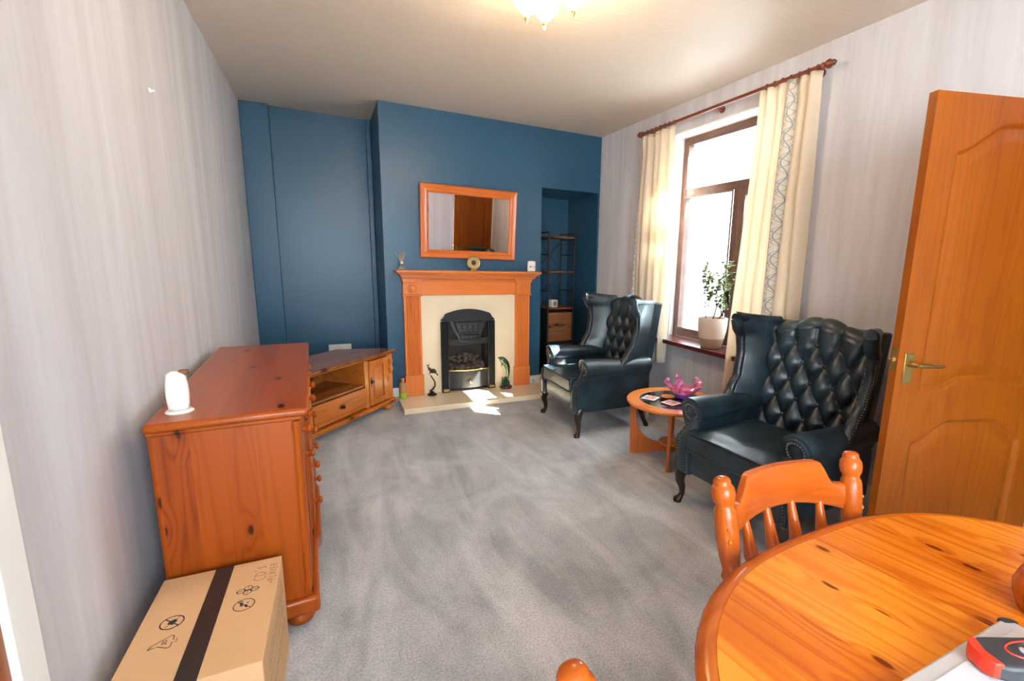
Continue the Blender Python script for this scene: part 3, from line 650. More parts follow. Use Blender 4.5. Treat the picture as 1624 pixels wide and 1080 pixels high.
# ------------------------------------------------------------------ fireplace
hearth = tag(obj('hearth', bx(.555, 1.985, 4.11, YC-.001, 0, .048), M['marble'], bevel=.004), 'cream marble hearth slab lying on the carpet in front of the fireplace', 'hearth')
b = bmesh.new(); PX0, PX1, PY0, PY1 = .79, 1.73, 4.54, YC-.001
box(b, PX0, FX0, PY0, PY1, .049, 1.02); box(b, FX1, PX1, PY0, PY1, .049, 1.02); box(b, FX0, FX1, PY0, PY1, FZ1, 1.02)
tag(obj('marble_back_panel', b, M['marble'], smooth=False), 'cream marble back panel upright behind the black gas fire', 'fireplace panel')
mt = thing('fireplace_surround', 'orange wooden fireplace surround with dentilled mantel shelf on the blue chimney breast', 'fireplace surround', (1.267, YC-.001, .049))
def mbox(b, x0, x1, d0, d1, z0, z1): box(b, x0-1.267, x1-1.267, -d1, -d0, z0-.049, z1-.049)   # depth measured out from the wall
b = bmesh.new(); mbox(b, .568, 1.965, 0, .175, 1.215, 1.238); obj('mantel_shelf', b, M['mant'], mt, bevel=.005, seg=3)
b = bmesh.new()
for (e, d, za, zb) in ((.015, .16, 1.203, 1.215), (.03, .14, 1.192, 1.203), (.05, .115, 1.165, 1.178)): mbox(b, .568+e, 1.965-e, 0, d, za, zb)
obj('mantel_moulding', b, M['mant'], mt, bevel=.004)
b = bmesh.new(); mbox(b, .61, 1.923, 0, .117, 1.178, 1.192); k = .615
while k < 1.91: mbox(b, k, k+.013, .117, .128, 1.179, 1.191); k += .024
obj('dentil_strip', b, M['mant'], mt, smooth=False)
b = bmesh.new(); mbox(b, .79, 1.73, 0, .055, 1.005, 1.165); obj('frieze', b, M['mant'], mt, bevel=.003)
for x0, x1 in ((.632, .795), (1.722, 1.885)):
    cxm = (x0+x1)/2
    b = bmesh.new()
    prism(b, [(x0-.012-1.267, 1.165-.049), (x1+.012-1.267, 1.165-.049), (x1+.010-1.267, 1.15-.049), (x1-1.267, 1.125-.049), (x0-1.267, 1.125-.049), (x0-.010-1.267, 1.15-.049)], 'y', -.095, 0)
    mbox(b, x0, x1, 0, .078, 1.015, 1.125); mbox(b, x0-.008, x1+.008, 0, .088, 1.0, 1.015)
    cb = obj('capital_block', b, M['mant_v'], mt, bevel=.003)
    b = bmesh.new(); lathe(b, [(.042, -.079), (.042, -.083), (.038, -.086), (.034, -.082), (.020, -.082), (.016, -.087), (.004, -.090)], (cxm-1.267, 0, 1.07-.049), 'y', 24)
    for k in range(10):
        a = k*PI/5; lathe(b, [(.002, -.081), (.005, -.086), (.001, -.089)], (cxm-1.267+.028*math.cos(a), 0, 1.07-.049+.028*math.sin(a)), 'y', 8)
    obj('rosette', b, M['mant_v'], cb, ang=40)
    b = bmesh.new(); pw = x1-x0-.01; prof = [(x0+.005-1.267, 0), (x0+.005-1.267, -.062)]
    n = 7; fl0 = x0+.022-1.267; fw_ = (x1-x0-.044)/n
    for k in range(n):
        a = fl0+k*fw_; prof += [(a+.002, -.062), (a+fw_*.3, -.055), (a+fw_*.5, -.053), (a+fw_*.7, -.055), (a+fw_-.002, -.062)]
    prof += [(x1-.005-1.267, -.062), (x1-.005-1.267, 0)]
    prism(b, prof, 'z', .20, .951); obj('fluted_pilaster', b, M['mant_v'], mt, ang=30)
    b = bmesh.new(); mbox(b, x0-.004, x1+.004, 0, .072, .049, .25); obj('pilaster_base', b, M['mant_v'], mt, bevel=.003)
# gas fire
gf = thing('gas_fire', 'black cast iron arched gas fire with coals and brass rail in the marble panel', 'gas fire', (1.237, PY0-.001, .049))
cx = 1.237; GY = lambda d: -d
def arch(w, zs, zt, n=14, notch=0):
    """outline of an arched plate: half width w, springing zs, crown zt"""
    p = []
    for i in range(n+1):
        t = -1+2*i/n; p.append((t*(w-notch), zs+(zt-zs)*(1-t*t)**.5 if notch == 0 else zs+.052+(zt-zs-.052)*(1-t*t)))
    if notch:
        l = [(-w, zs-.008), (-w+.004, zs), (-w+.020, zs+.010), (-w+.034, zs+.030)]; r = [(-x, z) for x, z in l[::-1]]; p = l+p+r
    return p
ow = .268
outer = arch(ow, .77-.049, .868-.049, 18, .045)
# front plate: side pilasters and an arched head, ring between outer and inner outlines
inner = [(x*.735, min(z, .772-.049+.02*(1-(x/ow)**2))-.028) for x, z in outer]
b = bmesh.new()
for (y_a, y_b) in ((-.03, -.002),):
    oa = [b.verts.new((x, y_a, z)) for x, z in outer]; ia = [b.verts.new((x, y_a, z)) for x, z in inner]
    ob = [b.verts.new((x, y_b, z)) for x, z in outer]; ib = [b.verts.new((x, y_b, z)) for x, z in inner]
    n = len(outer)
    for i in range(n-1):
        b.faces.new((oa[i], oa[i+1], ia[i+1], ia[i])); b.faces.new((oa[i], ob[i], ob[i+1], oa[i+1])); b.faces.new((ia[i], ia[i+1], ib[i+1], ib[i])); b.faces.new((ib[i], ib[i+1], ob[i+1], ob[i]))
    xo, xi = ow, ow*.735; zi = inner[0][1]; zo = outer[0][1]
obj('arched_head', b, M['iron'], gf, bevel=.004, ang=30)
for s in (-1, 1):
    b = bmesh.new(); a_, c_ = sorted((s*xi, s*ow)); prof = [(a_, -.002), (a_, -.032)]; n = 5; w_ = (c_-a_-.012)/n
    for k in range(n): q = a_+.006+k*w_; prof += [(q+.001, -.036), (q+w_*.5, -.029), (q+w_-.001, -.036)]
    prof += [(c_, -.032), (c_, -.002)]; prism(b, prof, 'z', .04, zo-.012); obj('reeded_side', b, M['iron'], gf, ang=25)
    b = bmesh.new(); box(b, a_-.002, c_+.002, -.042, -.002, 0, .045); ft = obj('foot_block', b, M['iron'], gf, bevel=.003)
    b = bmesh.new(); box(b, a_+.012, c_-.008, -.0445, -.041, .010, .034); obj('brass_plate', b, M['brass'], ft, bevel=.001)
# canopy hood with relief
b = bmesh.new()
def hood(i, j): # i across, j up
    wtop, wbot = .178, .105; zz = lerp(.50, .715, j); w = lerp(wbot, wtop, sm(j*1.1)); return ((i*2-1)*w, lerp(-.075, -.022, j)*(1-.25*(i*2-1)**2) , zz)
def hoodr(i, j):
    x, y, z = hood(i, j); r = 0
    if .10 < i < .90 and (.09 < j < .34 or .42 < j < .92):
        r = .004*abs(math.sin(i*PI*6))*abs(math.sin(j*PI*5)) + .002
        if min(abs(i-.10), abs(i-.90)) < .025 or min(abs(j-.09), abs(j-.34), abs(j-.42), abs(j-.92)) < .025: r = -.004
    return (x, y-r, z)
shell(b, 64, 40, hoodr, lambda i, j: (hood(i, j)[0]*.98, hood(i, j)[1]+.012, hood(i, j)[2]))
obj('canopy', b, M['iron'], gf, ang=60)
b = bmesh.new(); box(b, -xi, xi, -.028, -.010, .470, .53); obj('hood_band', b, M['iron'], gf, bevel=.003)
b = bmesh.new(); box(b, -xi, xi, .20, .21, .12, .74); box(b, -xi-.004, -xi, .03, .2, .12, .74); box(b, xi, xi+.004, .03, .2, .12, .74); box(b, -xi, xi, -.01, .2, .10, .13); box(b, -xi, xi, .03, .2, .735, .745)
obj('firebox', b, M['sooty'], gf, smooth=False)
def bow(x): return -.030-.035*(1-(x/xi)**2)
b = bmesh.new(); shell(b, 25, 4, lambda i, j: ((2*i-1)*xi, bow((2*i-1)*xi), lerp(.035, .212, j)), lambda i, j: ((2*i-1)*xi, -.012, lerp(.035, .212, j)))
fr_ = obj('ash_cover', b, M['iron'], gf, ang=50)
b = bmesh.new(); lathe(b, [(.006, 0), (.006, .010), (.014, .014), (.015, .022), (.005, .028)], (0.0, 0, .10), 'y', 16)
for v in b.verts: v.co.y = bow(0)-v.co.y
obj('knob', b, M['brass'], fr_, ang=60)
b = bmesh.new(); tube(b, [((2*i/20-1)*(xi+.004), bow((2*i/20-1)*xi)-.006, .217) for i in range(21)], .0065, 8); obj('brass_rail', b, M['brass'], gf, ang=60)
Rc = random.Random(5)
for k in range(58):
    b = bmesh.new(); r = Rc.uniform(.019, .028); bmesh.ops.create_icosphere(b, subdivisions=2, radius=r)
    row = Rc.random(); x = Rc.uniform(-.165, .165); yq = lerp(-.022, .15, row); zq = .200+row*.15+Rc.uniform(-.01, .014)-.04*abs(x)/.17*row
    sq = Vector((Rc.uniform(.85, 1.35), Rc.uniform(.8, 1.2), Rc.uniform(.6, .85))); rz = Rc.uniform(0, PI)
    for v in b.verts:
        v.co *= 1+.22*noise.noise(v.co*60+Vector((k, 0, 0))); v.co = Vector((v.co.x*sq.x, v.co.y*sq.y, v.co.z*sq.z))
    o = obj('coal', b, M['coal'], gf, loc=(x, yq, zq), rotz=rz, ang=30)
b = bmesh.new()
shell(b, 12, 4, lambda i, j: ((2*i-1)*.17, lerp(-.02, .19, j), .18+.13*j), lambda i, j: ((2*i-1)*.17, lerp(-.02, .19, j), .13)); obj('coal_bed', b, M['sooty'], gf)

# round sticker on the right skirting
b = bmesh.new(); lathe(b, [(.016, -.0205), (.016, -.019)], (1.953, YC, .068), 'y', 20)
o = obj('round_sticker', b, mat('pale_blue_sticker', (0.25, 0.45, 0.62), .5)); tag(o, 'small round pale blue sticker on the white skirting right of the hearth', 'sticker')

# mirror
mi = thing('wall_mirror', 'rectangular mirror in a moulded orange pine frame above the mantel', 'mirror', (1.27, YC-.027, 1.68)); mi.rotation_euler = (math.radians(4.3), math.radians(.4), 0)
mw, mh = .465, .332; fwid = .078
def mprof(t): # t 0 outer .. 1 inner -> depth
    return interp([(0, .018), (.12, .034), (.35, .030), (.55, .024), (.75, .026), (.9, .020), (1, .012)], t)
for k in range(4):
    b = bmesh.new(); n = 12
    def fr(i, j, k=k):
        t = j; a = lerp(0, fwid, t); X, Z = mw-a, mh-a
        c = [(-X, -Z), (X, -Z), (X, Z), (-X, Z)]; p, q = c[k], c[(k+1) % 4]; return Vector((lerp(p[0], q[0], i), -mprof(t), lerp(p[1], q[1], i)))
    shell(b, 2, n, lambda i, j: fr(i, j), lambda i, j: (fr(i, j).x, 0, fr(i, j).z))
    obj('frame_rail' if k % 2 == 0 else 'frame_stile', b, M['mir'] if k % 2 == 0 else M['mir_v'], mi, ang=25)
obj('mirror_glass', bx(-mw+fwid-.004, mw-fwid+.004, -.012, -.010, -mh+fwid-.004, mh-fwid+.004), M['mirror'], mi, smooth=False)

# things on the mantel
MZ = 1.2385
rd = thing('reed_diffuser', 'reed diffuser with thin brown reeds on the left end of the mantel', 'reed diffuser', (.625, 4.465, MZ))
b = bmesh.new(); lathe(b, [(.024, 0), (.028, .005), (.027, .022), (.014, .045), (.010, .055), (.012, .058)], (0, 0, 0)); obj('bottle', b, M['bottleglass'], rd, ang=60)
b = bmesh.new(); lathe(b, [(.012, .054), (.013, .060), (.012, .072), (.006, .074)], (0, 0, 0)); obj('collar', b, M['white'], rd, ang=60)
for dx, dy in ((-.045, 0), (-.022, .01), (-.006, -.01), (.012, .012), (.034, 0), (.024, -.012)):
    b = bmesh.new(); tube(b, [(dx*.1, dy*.1, .06), (dx, dy, .155+Rc.uniform(-.012, .008))], .0022, 6); obj('reed', b, M['reed'], rd)
ck = thing('mantel_clock', 'small round gold clock on a gilt foot in the middle of the mantel', 'clock', (1.268, 4.43, MZ))
b = bmesh.new(); box(b, -.035, .035, -.018, .018, 0, .008); box(b, -.028, .028, -.012, .012, .008, .016); obj('foot', b, M['brass'], ck, bevel=.002)
b = bmesh.new(); lathe(b, [(.056, -.010), (.062, -.012), (.064, -.004), (.064, .010), (.058, .014)], (0, 0, .077), 'y', 36); obj('case', b, mat('dark_gilt_rim', (.22, .13, .05), .3, metal=.8), ck, ang=40)
b = bmesh.new(); lathe(b, [(.054, -.0125), (.054, -.011)], (0, 0, .077), 'y', 36); dl = obj('dial', b, M['clockface'], ck)
b = bmesh.new(); lathe(b, [(.023, -.0145), (.023, -.012)], (0, 0, .077), 'y', 24); obj('dial_centre', b, M['clockdark'], ck)
b = bmesh.new()
for k in range(12):
    a = k*PI/6; c_, s_ = math.sin(a), math.cos(a); p, q = Vector((c_*.041, -.0132, .077+s_*.041)), Vector((c_*.049, -.0132, .077+s_*.049)); tube(b, [p, q], .0013, 4)
obj('hour_mark', b, M['clockdark'], ck)
for a, l in ((PI*.30, .026), (-PI*.30, .036)):
    b = bmesh.new(); tube(b, [(0, -.016, .077), (math.sin(a)*l, -.016, .077+math.cos(a)*l)], .0013, 5); obj('clock_hand', b, M['brass'], ck)
al = thing('carbon_monoxide_alarm', 'white rounded alarm unit standing on the right end of the mantel', 'alarm', (1.868, 4.44, MZ))
b = bmesh.new(); box(b, -.042, .042, -.016, .016, 0, .108); obj('casing', b, M['plastic'], al, bevel=.014, seg=4)
obj('display', bx(-.026, -.004, -.0172, -.0155, .045, .056), M['screen'], al)
b = bmesh.new(); lathe(b, [(.010, -.018), (.010, -.0155)], (.02, 0, .047), 'y', 20); obj('test_button', b, mat('pinkish_button', (.75, .50, .45), .5), al)

# things on the hearth
HZ = .0485
bt = thing('glass_bottle', 'small corked glass bottle of yellow-green liquid at the left end of the hearth', 'bottle', (.597, 4.47, HZ))
b = bmesh.new(); lathe(b, [(.030, 0), (.034, .004), (.034, .055)], (0, 0, 0)); obj('liquid', b, M['bottlelow'], bt, ang=60)
b = bmesh.new(); lathe(b, [(.034, .055), (.034, .125), (.028, .145), (.014, .155), (.013, .170)], (0, 0, 0)); obj('upper_glass', b, M['bottlehi'], bt, ang=60)
b = bmesh.new(); lathe(b, [(.013, .168), (.018, .172), (.018, .192)], (0, 0, 0)); obj('cork', b, M['cork'], bt)
def dolphin(b, path, rmax, fins, seg=14):
    n = len(path); P = []
    for i in range(25):
        t = i/24*(n-1); k = min(int(t), n-2); f = t-k
        a = Vector(path[max(k-1, 0)]); p = Vector(path[k]); q = Vector(path[k+1]); c = Vector(path[min(k+2, n-1)])
        P.append(.5*((2*p)+(-a+q)*f+(2*a-5*p+4*q-c)*f*f+(-a+3*p-3*q+c)*f**3))
    rad = [rmax*interp([(0, .16), (.10, .24), (.16, .62), (.30, .95), (.42, 1), (.65, .62), (.85, .26), (1, .12)], i/24) for i in range(25)]
    tube(b, P, rad, seg)
    for pts, th in fins:
        a = [b.verts.new((p[0], p[1]-th, p[2])) for p in pts]; c = [b.verts.new((p[0], p[1]+th, p[2])) for p in pts]; m = len(pts)
        b.faces.new(a); b.faces.new(c[::-1])
        for i in range(m): b.faces.new((a[i], c[i], c[(i+1) % m], a[(i+1) % m]))
fg = thing('dolphin_figurine', 'dark bronze figurine of a small leaping creature on a curved stem, left of the fire', 'figurine', (.862, 4.47, HZ))
b = bmesh.new(); lathe(b, [(.040, 0), (.044, .006), (.042, .014), (.026, .022), (.018, .034), (.008, .042)], (0, 0, 0)); obj('base', b, M['bronze'], fg, ang=60)
b = bmesh.new(); tube(b, [(-.005, 0, .03), (-.015, 0, .045), (.010, 0, .06), (.030, 0, .09), (.030, 0, .125), (.016, 0, .155), (.000, 0, .18), (-.008, 0, .20)], [.011, .009, .009, .008, .007, .006, .006, .005], 10); obj('curved_stem', b, M['bronze'], fg, ang=60)
b = bmesh.new(); dolphin(b, [(.050, 0, .205), (.028, 0, .232), (.000, 0, .243), (-.024, 0, .268), (-.032, 0, .292)], .022, [([(.02, 0, .225), (.032, 0, .262), (.006, 0, .242)], .002), ([(.0, 0, .225), (-.026, 0, .205), (-.014, 0, .235)], .003), ([(-.03, 0, .285), (-.05, 0, .305), (-.028, 0, .30), (-.014, 0, .315)], .002), ([(.044, 0, .20), (.062, 0, .185), (.056, 0, .212)], .003)])
obj('creature', b, M['bronze'], fg, ang=60)
fg = thing('dolphin_figurine', 'green bronze dolphin figurine leaping over coral on a dark red base, right of the fire', 'figurine', (1.607, 4.46, HZ))
b = bmesh.new(); lathe(b, [(.060, 0), (.064, .006), (.062, .022), (.050, .028)], (0, 0, 0)); obj('base', b, M['redb'], fg, ang=60)
b = bmesh.new(); dolphin(b, [(-.085, 0, .325), (-.060, 0, .315), (-.025, 0, .290), (.010, 0, .235), (.022, 0, .170), (.020, 0, .10), (.015, 0, .06)], .032,
    [([(.002, 0, .262), (.045, 0, .222), (.050, 0, .214), (.016, 0, .216)], .003), ([(-.045, 0, .285), (-.050, 0, .225), (-.028, 0, .262)], .004)])
obj('dolphin', b, M['greenb'], fg, ang=60)
b = bmesh.new()
for k in range(11):
    x = -.042+k*.0075; h = .05+.055*abs(math.sin(k*1.9)); lathe(b, [(.008, .02), (.010, .035), (.006, h), (.009, h+.008), (.002, h+.014)], (x, .012*math.sin(k*2.2), 0), seg=8)
obj('coral', b, M['greenb'], fg, ang=60)

# ------------------------------------------------------------------ shelving unit in the recess
sh = thing('shelving_unit', 'tall narrow black metal shelving unit with brown boards and drawers in the blue recess', 'shelving unit', (2.345, 4.885, 0))
hx, hy, q = .158, .165, .009
for sx in (-1, 1):
    for syy in (-1, 1):
        b = bmesh.new(); box(b, sx*hx-q, sx*hx+q, syy*hy-q, syy*hy+q, 0, 1.665); obj('post', b, M['black'], sh, bevel=.002)
for sx in (-1, 1):
    for z in (1.02, 1.225, 1.42, 1.59, 1.655): obj('side_rail', bx(sx*hx-.007, sx*hx+.007, -hy+q, hy-q, z-.008, z+.006), M['black'], sh)
for z in (.82, 1.225, 1.60): obj('shelf_board', bx(-hx-.008, hx+.008, -hy-.006, hy+.006, z, z+.016), M['rustic'], sh, bevel=.002)
b = bmesh.new(); 
for (za, zb) in ((.85, 1.21), (1.25, 1.59)):
    tube(b, [(-hx, hy, za), (hx, hy, zb)], .004, 6); tube(b, [(hx, hy, za), (-hx, hy, zb)], .004, 6)
obj('cross_brace', b, M['black'], sh)
b = bmesh.new(); box(b, -hx-q, -hx-q+.004, -hy, hy, .06, .80); box(b, hx+q-.004, hx+q, -hy, hy, .06, .80); box(b, -hx, hx, hy-.004, hy, .06, .80); box(b, -hx, hx, -hy, hy, .42, .44); box(b, -hx, hx, -hy, hy, .05, .065)
obj('black_casing', b, M['black'], sh, smooth=False)
for za in (.455, .09):
    d = obj('drawer', bx(-hx+.012, hx-.012, -hy-.004, hy-.02, za, za+.325), M['rustic'], sh, bevel=.003)
    b = bmesh.new(); tube(b, [(-.045, -hy-.004, za+.19), (-.045, -hy-.022, za+.185), (0, -hy-.024, za+.183), (.045, -hy-.022, za+.185), (.045, -hy-.004, za+.19)], .006, 8); obj('handle', b, M['black'], d, ang=60)
cb = thing('cube_ornament', 'small white cube with a dark flower motif on the shelving unit', 'ornament', (2.285, 4.80, .8365), math.radians(14))
obj('cube', bx(-.042, .042, -.042, .042, 0, .084), M['dice'], cb, bevel=.008, seg=3)
b = bmesh.new(); lathe(b, [(.012, -.0432), (.012, -.042)], (0, 0, .042), 'y', 12)
for k in range(8): a = k*PI/4; lathe(b, [(.007, -.0432), (.007, -.042)], (.023*math.cos(a), 0, .042+.023*math.sin(a)), 'y', 8)
obj('flower_motif', b, M['black'], cb)

# ------------------------------------------------------------------ wing armchairs
ZB = 1.05
def back_y(z): return .205 + (z-.42)*.13
def make_armchair():
    t = thing('wing_armchair', '', 'armchair')
    L = M['leather']
    # seat base
    b = bmesh.new(); shell(b, 12, 6, lambda i, j: (lerp(-.345, .345, i), -.325-.006*math.sin(j*PI), lerp(.205, .345, j)), lambda i, j: (lerp(-.345, .345, i), .33, lerp(.205, .345, j)))
    obj('seat_base', b, L, t, bevel=.010)
    # cushion
    b = bmesh.new(); nu, nv = 26, 26
    def cz(i, j): return .455+.022*(math.sin(i*PI)*math.sin(j*PI))**.6
    def cxy(i, j):
        x = lerp(-.262, .262, i); y = lerp(-.355, .20, j)
        return x, y
    def ctop(i, j):
        x, y = cxy(i, j); e = min(i, 1-i, j, 1-j); return (x, y, .448+.024*sm(e*5)+.003*noise.noise(Vector((x*9, y*9, 0))))
    def cbot(i, j):
        x, y = cxy(i, j); return (x, y, .345)
    shell(b, nu, nv, ctop, cbot); obj('seat_cushion', b, L, t, bevel=.012, seg=3, ang=60)
    for z in (.452, .350):
        b = bmesh.new(); tube(b, [(-.262, .15, z), (-.262, -.33, z), (-.256, -.352, z), (-.235, -.358, z), (.235, -.358, z), (.256, -.352, z), (.262, -.33, z), (.262, .15, z)], .0048, 8); obj('piping', b, L, t, ang=60)
    # arms
    def yf(z): return interp([(.20, -.338), (.33, -.345), (.40, -.335), (.46, -.275), (.50, -.262), (.62, -.285)], z)
    for s in (-1, 1):
        out = [(.245, .20), (.245, .40), (.258, .47), (.262, .50)]
        c0, cz0, r = .322, .535, .074
        for a in range(205, -60, -15): out.append((c0+r*math.cos(math.radians(a)), cz0+r*math.sin(math.radians(a))))
        out += [(.350, .45), (.353, .40), (.353, .20)]
        b = bmesh.new(); ny = 14; rows = []
        for k in range(ny):
            tt = k/(ny-1); row = []
            for x, z in out:
                y = lerp(yf(z), .33, tt); fl = 1.10-.26*sm(tt*1.3) if z > .46 else 1; xx = c0+(x-c0)*fl if z > .46 else x; zz = cz0+(z-cz0)*fl if z > .46 else z
                row.append(b.verts.new((s*xx, y, zz)))
            rows.append(row)
        for k in range(ny-1):
            for i in range(len(out)): b.faces.new((rows[k][i], rows[k][(i+1) % len(out)], rows[k+1][(i+1) % len(out)], rows[k+1][i]))
        for row in (rows[0], rows[-1]):
            for tri in tessellate_polygon([[Vector((v.co.x, v.co.z, 0)) for v in row]]): b.faces.new([row[k_] for k_ in tri])
        arm = obj('arm', b, L, t, ang=50)
        # scroll front: padded facing with a button and studs
        b = bmesh.new(); lathe(b, [(.064, 0), (.066, .006), (.060, .012), (.048, .010), (.040, .006), (.026, .008), (.014, .012), (.003, .014)], (s*c0, 0, cz0), 'y', 28)
        for v in b.verts: v.co.y = yf(v.co.z)-v.co.y+.004
        obj('scroll_facing', b, L, arm, ang=60)
        b = bmesh.new()
        for k in range(20):
            a = k*2*PI/20; bmesh.ops.create_uvsphere(b, u_segments=8, v_segments=5, radius=.0055, matrix=Matrix.Translation((s*c0+.044*math.cos(a), yf(cz0+.044*math.sin(a))-.006, cz0+.044*math.sin(a))))
        obj('nailhead_ring', b, M['nail'], arm, ang=60)
        for px_ in (.336, .260):
            b = bmesh.new()
            for q_ in range(16):
                z = .215+q_*.0165; bmesh.ops.create_uvsphere(b, u_segments=8, v_segments=5, radius=.0052, matrix=Matrix.Translation((s*px_, yf(z)-.001, z)))
            obj('nailhead_trim', b, M['nail'], arm, ang=60)
        b = bmesh.new(); tube(b, [(s*.300, yf(z)-.001, z) for z in [.21+.02*k for k in range(15)]], .030, 10)
        for v in b.verts: v.co.y = yf(v.co.z)+ (v.co.y-yf(v.co.z))*.35
        obj('front_facing', b, L, arm, ang=60)
        # wing
        def wf_(z): return interp([(.50, .02), (.56, .05), (.62, .095), (.72, .148), (.84, .168), (.94, .160), (1.0, .125), (1.06, .110)], z)
        def wtop(f): return 1.055-.015*sm(f)          # along depth 0 front ..1 back
        def wx(z, f): return lerp(.352+.018*sm((z-.6)/.4), .262, f**1.0)
        def wing(off):
            def fn(i, j):
                z = lerp(.50, wtop(i), j); y = lerp(wf_(z), back_y(z)+.11, i); x = wx(z, i)+off-.012*math.sin(i*PI)*(off < .01)
                return (s*x, y, z)
            return fn
        b = bmesh.new(); shell(b, 18, 26, wing(-.012), wing(.034)); wg = obj('wing', b, L, t, bevel=.010, seg=3, ang=55)
        b = bmesh.new(); pts = []
        for k in range(26):
            z = lerp(.53, 1.045, k/25); pts.append((s*(wx(z, 0)+.012), wf_(z), z))
        rad = [.026+.010*sm((k-16)/8) for k in range(26)]
        tube(b, pts, rad, 14)
        tube(b, [(s*(wx(1.04, f)+.014), lerp(wf_(1.05), back_y(1.05)+.09, f), wtop(f)-.008) for f in [k/10 for k in range(11)]], [.036, .033, .030, .028, .028, .027, .027, .026, .026, .026, .026], 14)
        obj('rolled_edge', b, L, wg, ang=60)
        b = bmesh.new(); lathe(b, [(.034, -.002), (.030, .008), (.018, .006), (.003, .010)], (s*(wx(1.04, 0)+.014), 0, 1.043), 'y', 20)
        for v in b.verts: v.co.y = wf_(1.04)-.004-v.co.y
        obj('wing_scroll', b, L, wg, ang=60)
        for row_ in (0, 1):
            b = bmesh.new()
            for k in range(40):
                z = lerp(.55, 1.03, k/39); px_ = wx(z, 0)+.034+.004*sm((z-.9)/.1) if row_ else wx(z, 0)-.010
                bmesh.ops.create_uvsphere(b, u_segments=8, v_segments=5, radius=.0052, matrix=Matrix.Translation((s*px_, wf_(z)-.0135, z)))
            obj('nailhead_trim', b, M['nail'], wg, ang=60)
    # outer back
    b = bmesh.new(); shell(b, 14, 10, lambda i, j: (lerp(-.318, .318, i), lerp(.325, .455, j), lerp(.205, 1.035, j)), lambda i, j: (lerp(-.30, .30, i), lerp(.22, .37, j), lerp(.205, 1.03, j)))
    obj('back_panel', b, L, t, bevel=.012)
    # deep buttoned inner back
    cw, rowh = .130, .106
    btn = []
    for r_ in range(5):
        z = .500+r_*rowh
        xs = [-cw, 0, cw] if r_ % 2 == 0 else [-1.5*cw, -.5*cw, .5*cw, 1.5*cw]
        for x in xs:
            if abs(x) < .22: btn.append((x, z))
    def tuft(x, z):
        # diamonds: diagonal coordinates
        u = x/cw + (z-.500)/rowh/2; v = x/cw - (z-.500)/rowh/2
        du = abs(u-round(u)); dw = abs(v-round(v))
        h = (math.sin(PI*du)**.55)*(math.sin(PI*dw)**.55) if z < 1.06 else 1
        h = .046*max(h, .0)
        if z < .50: h = .046*(math.sin(PI*min(abs(x/cw+.5-round(x/cw+.5))*1.0, .5))**.5)*sm((z-.40)/.02) if False else h
        return h
    def top_z(x): return 1.030+.030*math.cos(x/.265*PI*.9)
    def bk(i, j):
        x = lerp(-.285, .285, i); zt = top_z(x)
        if j < .84:
            z = lerp(.40, zt-.035, j/.84); h = tuft(x, z); zz = sm((zt-.035-z)/.02)
            # above the last button row the folds run straight over the top
            if z > .500+4*rowh:
                du = abs(x/cw-round(x/cw)); h = .046*(math.sin(PI*du)**.5)*1.0
                h = lerp(tuft(x, .500+4*rowh+.001), h, sm((z-.495-4*rowh)/.05))
            return (x, back_y(z)+.062-h, z)
        k = (j-.84)/.16*PI*.85; du = abs(x/cw-round(x/cw)); h = .046*(math.sin(PI*du)**.5); r = .045+h*.30
        c = (back_y(zt)+.075, zt-.035); return (x, c[0]-r*math.cos(k)*.9-(.0), c[1]+r*math.sin(k))
    b = bmesh.new(); shell(b, 90, 130, bk, lambda i, j: (bk(i, j)[0], back_y(.40+j*.6)+.12, lerp(.40, .98, j)))
    ib = obj('buttoned_back', b, L, t, ang=75)
    for x, z in btn:
        b = bmesh.new(); bmesh.ops.create_uvsphere(b, u_segments=14, v_segments=8, radius=.0125)
        for v in b.verts: v.co.y *= .6
        obj('button', b, L, ib, loc=(x, back_y(z)+.057, z), ang=60)
    # legs
    for s in (-1, 1):
        b = bmesh.new(); tube(b, [(s*.315, -.285, .225), (s*.322, -.300, .205), (s*.330, -.312, .17), (s*.330, -.312, .13), (s*.322, -.300, .09), (s*.320, -.298, .055), (s*.326, -.306, .028), (s*.334, -.318, .012), (s*.334, -.318, 0)], [.040, .038, .033, .026, .020, .016, .017, .026, .024], 14)
        obj('leg', b, M['darkwood'], t, ang=60)
        b = bmesh.new(); tube(b, [(s*.30, .285, .225), (s*.302, .29, .18), (s*.305, .30, .12), (s*.312, .322, .06), (s*.320, .345, .015), (s*.320, .347, 0)], [.030, .028, .022, .018, .022, .020], 12)
        obj('leg', b, M['darkwood'], t, ang=60)
    return t
A1 = make_armchair(); A2 = copy_tree(A1)
A1['label'] = 'dark blue leather wing armchair beside the fireplace, farther of the pair'
A2['label'] = 'dark blue leather wing armchair near the open door, nearer of the pair'
for a in (A1, A2): a['group'] = 'matching buttoned wing armchairs'
A1.location = (2.005, 3.375, 0); A1.rotation_euler.z = -PI/2+math.radians(-1)
A2.location = (2.080, 1.618, 0); A2.rotation_euler.z = -PI/2+math.radians(3)

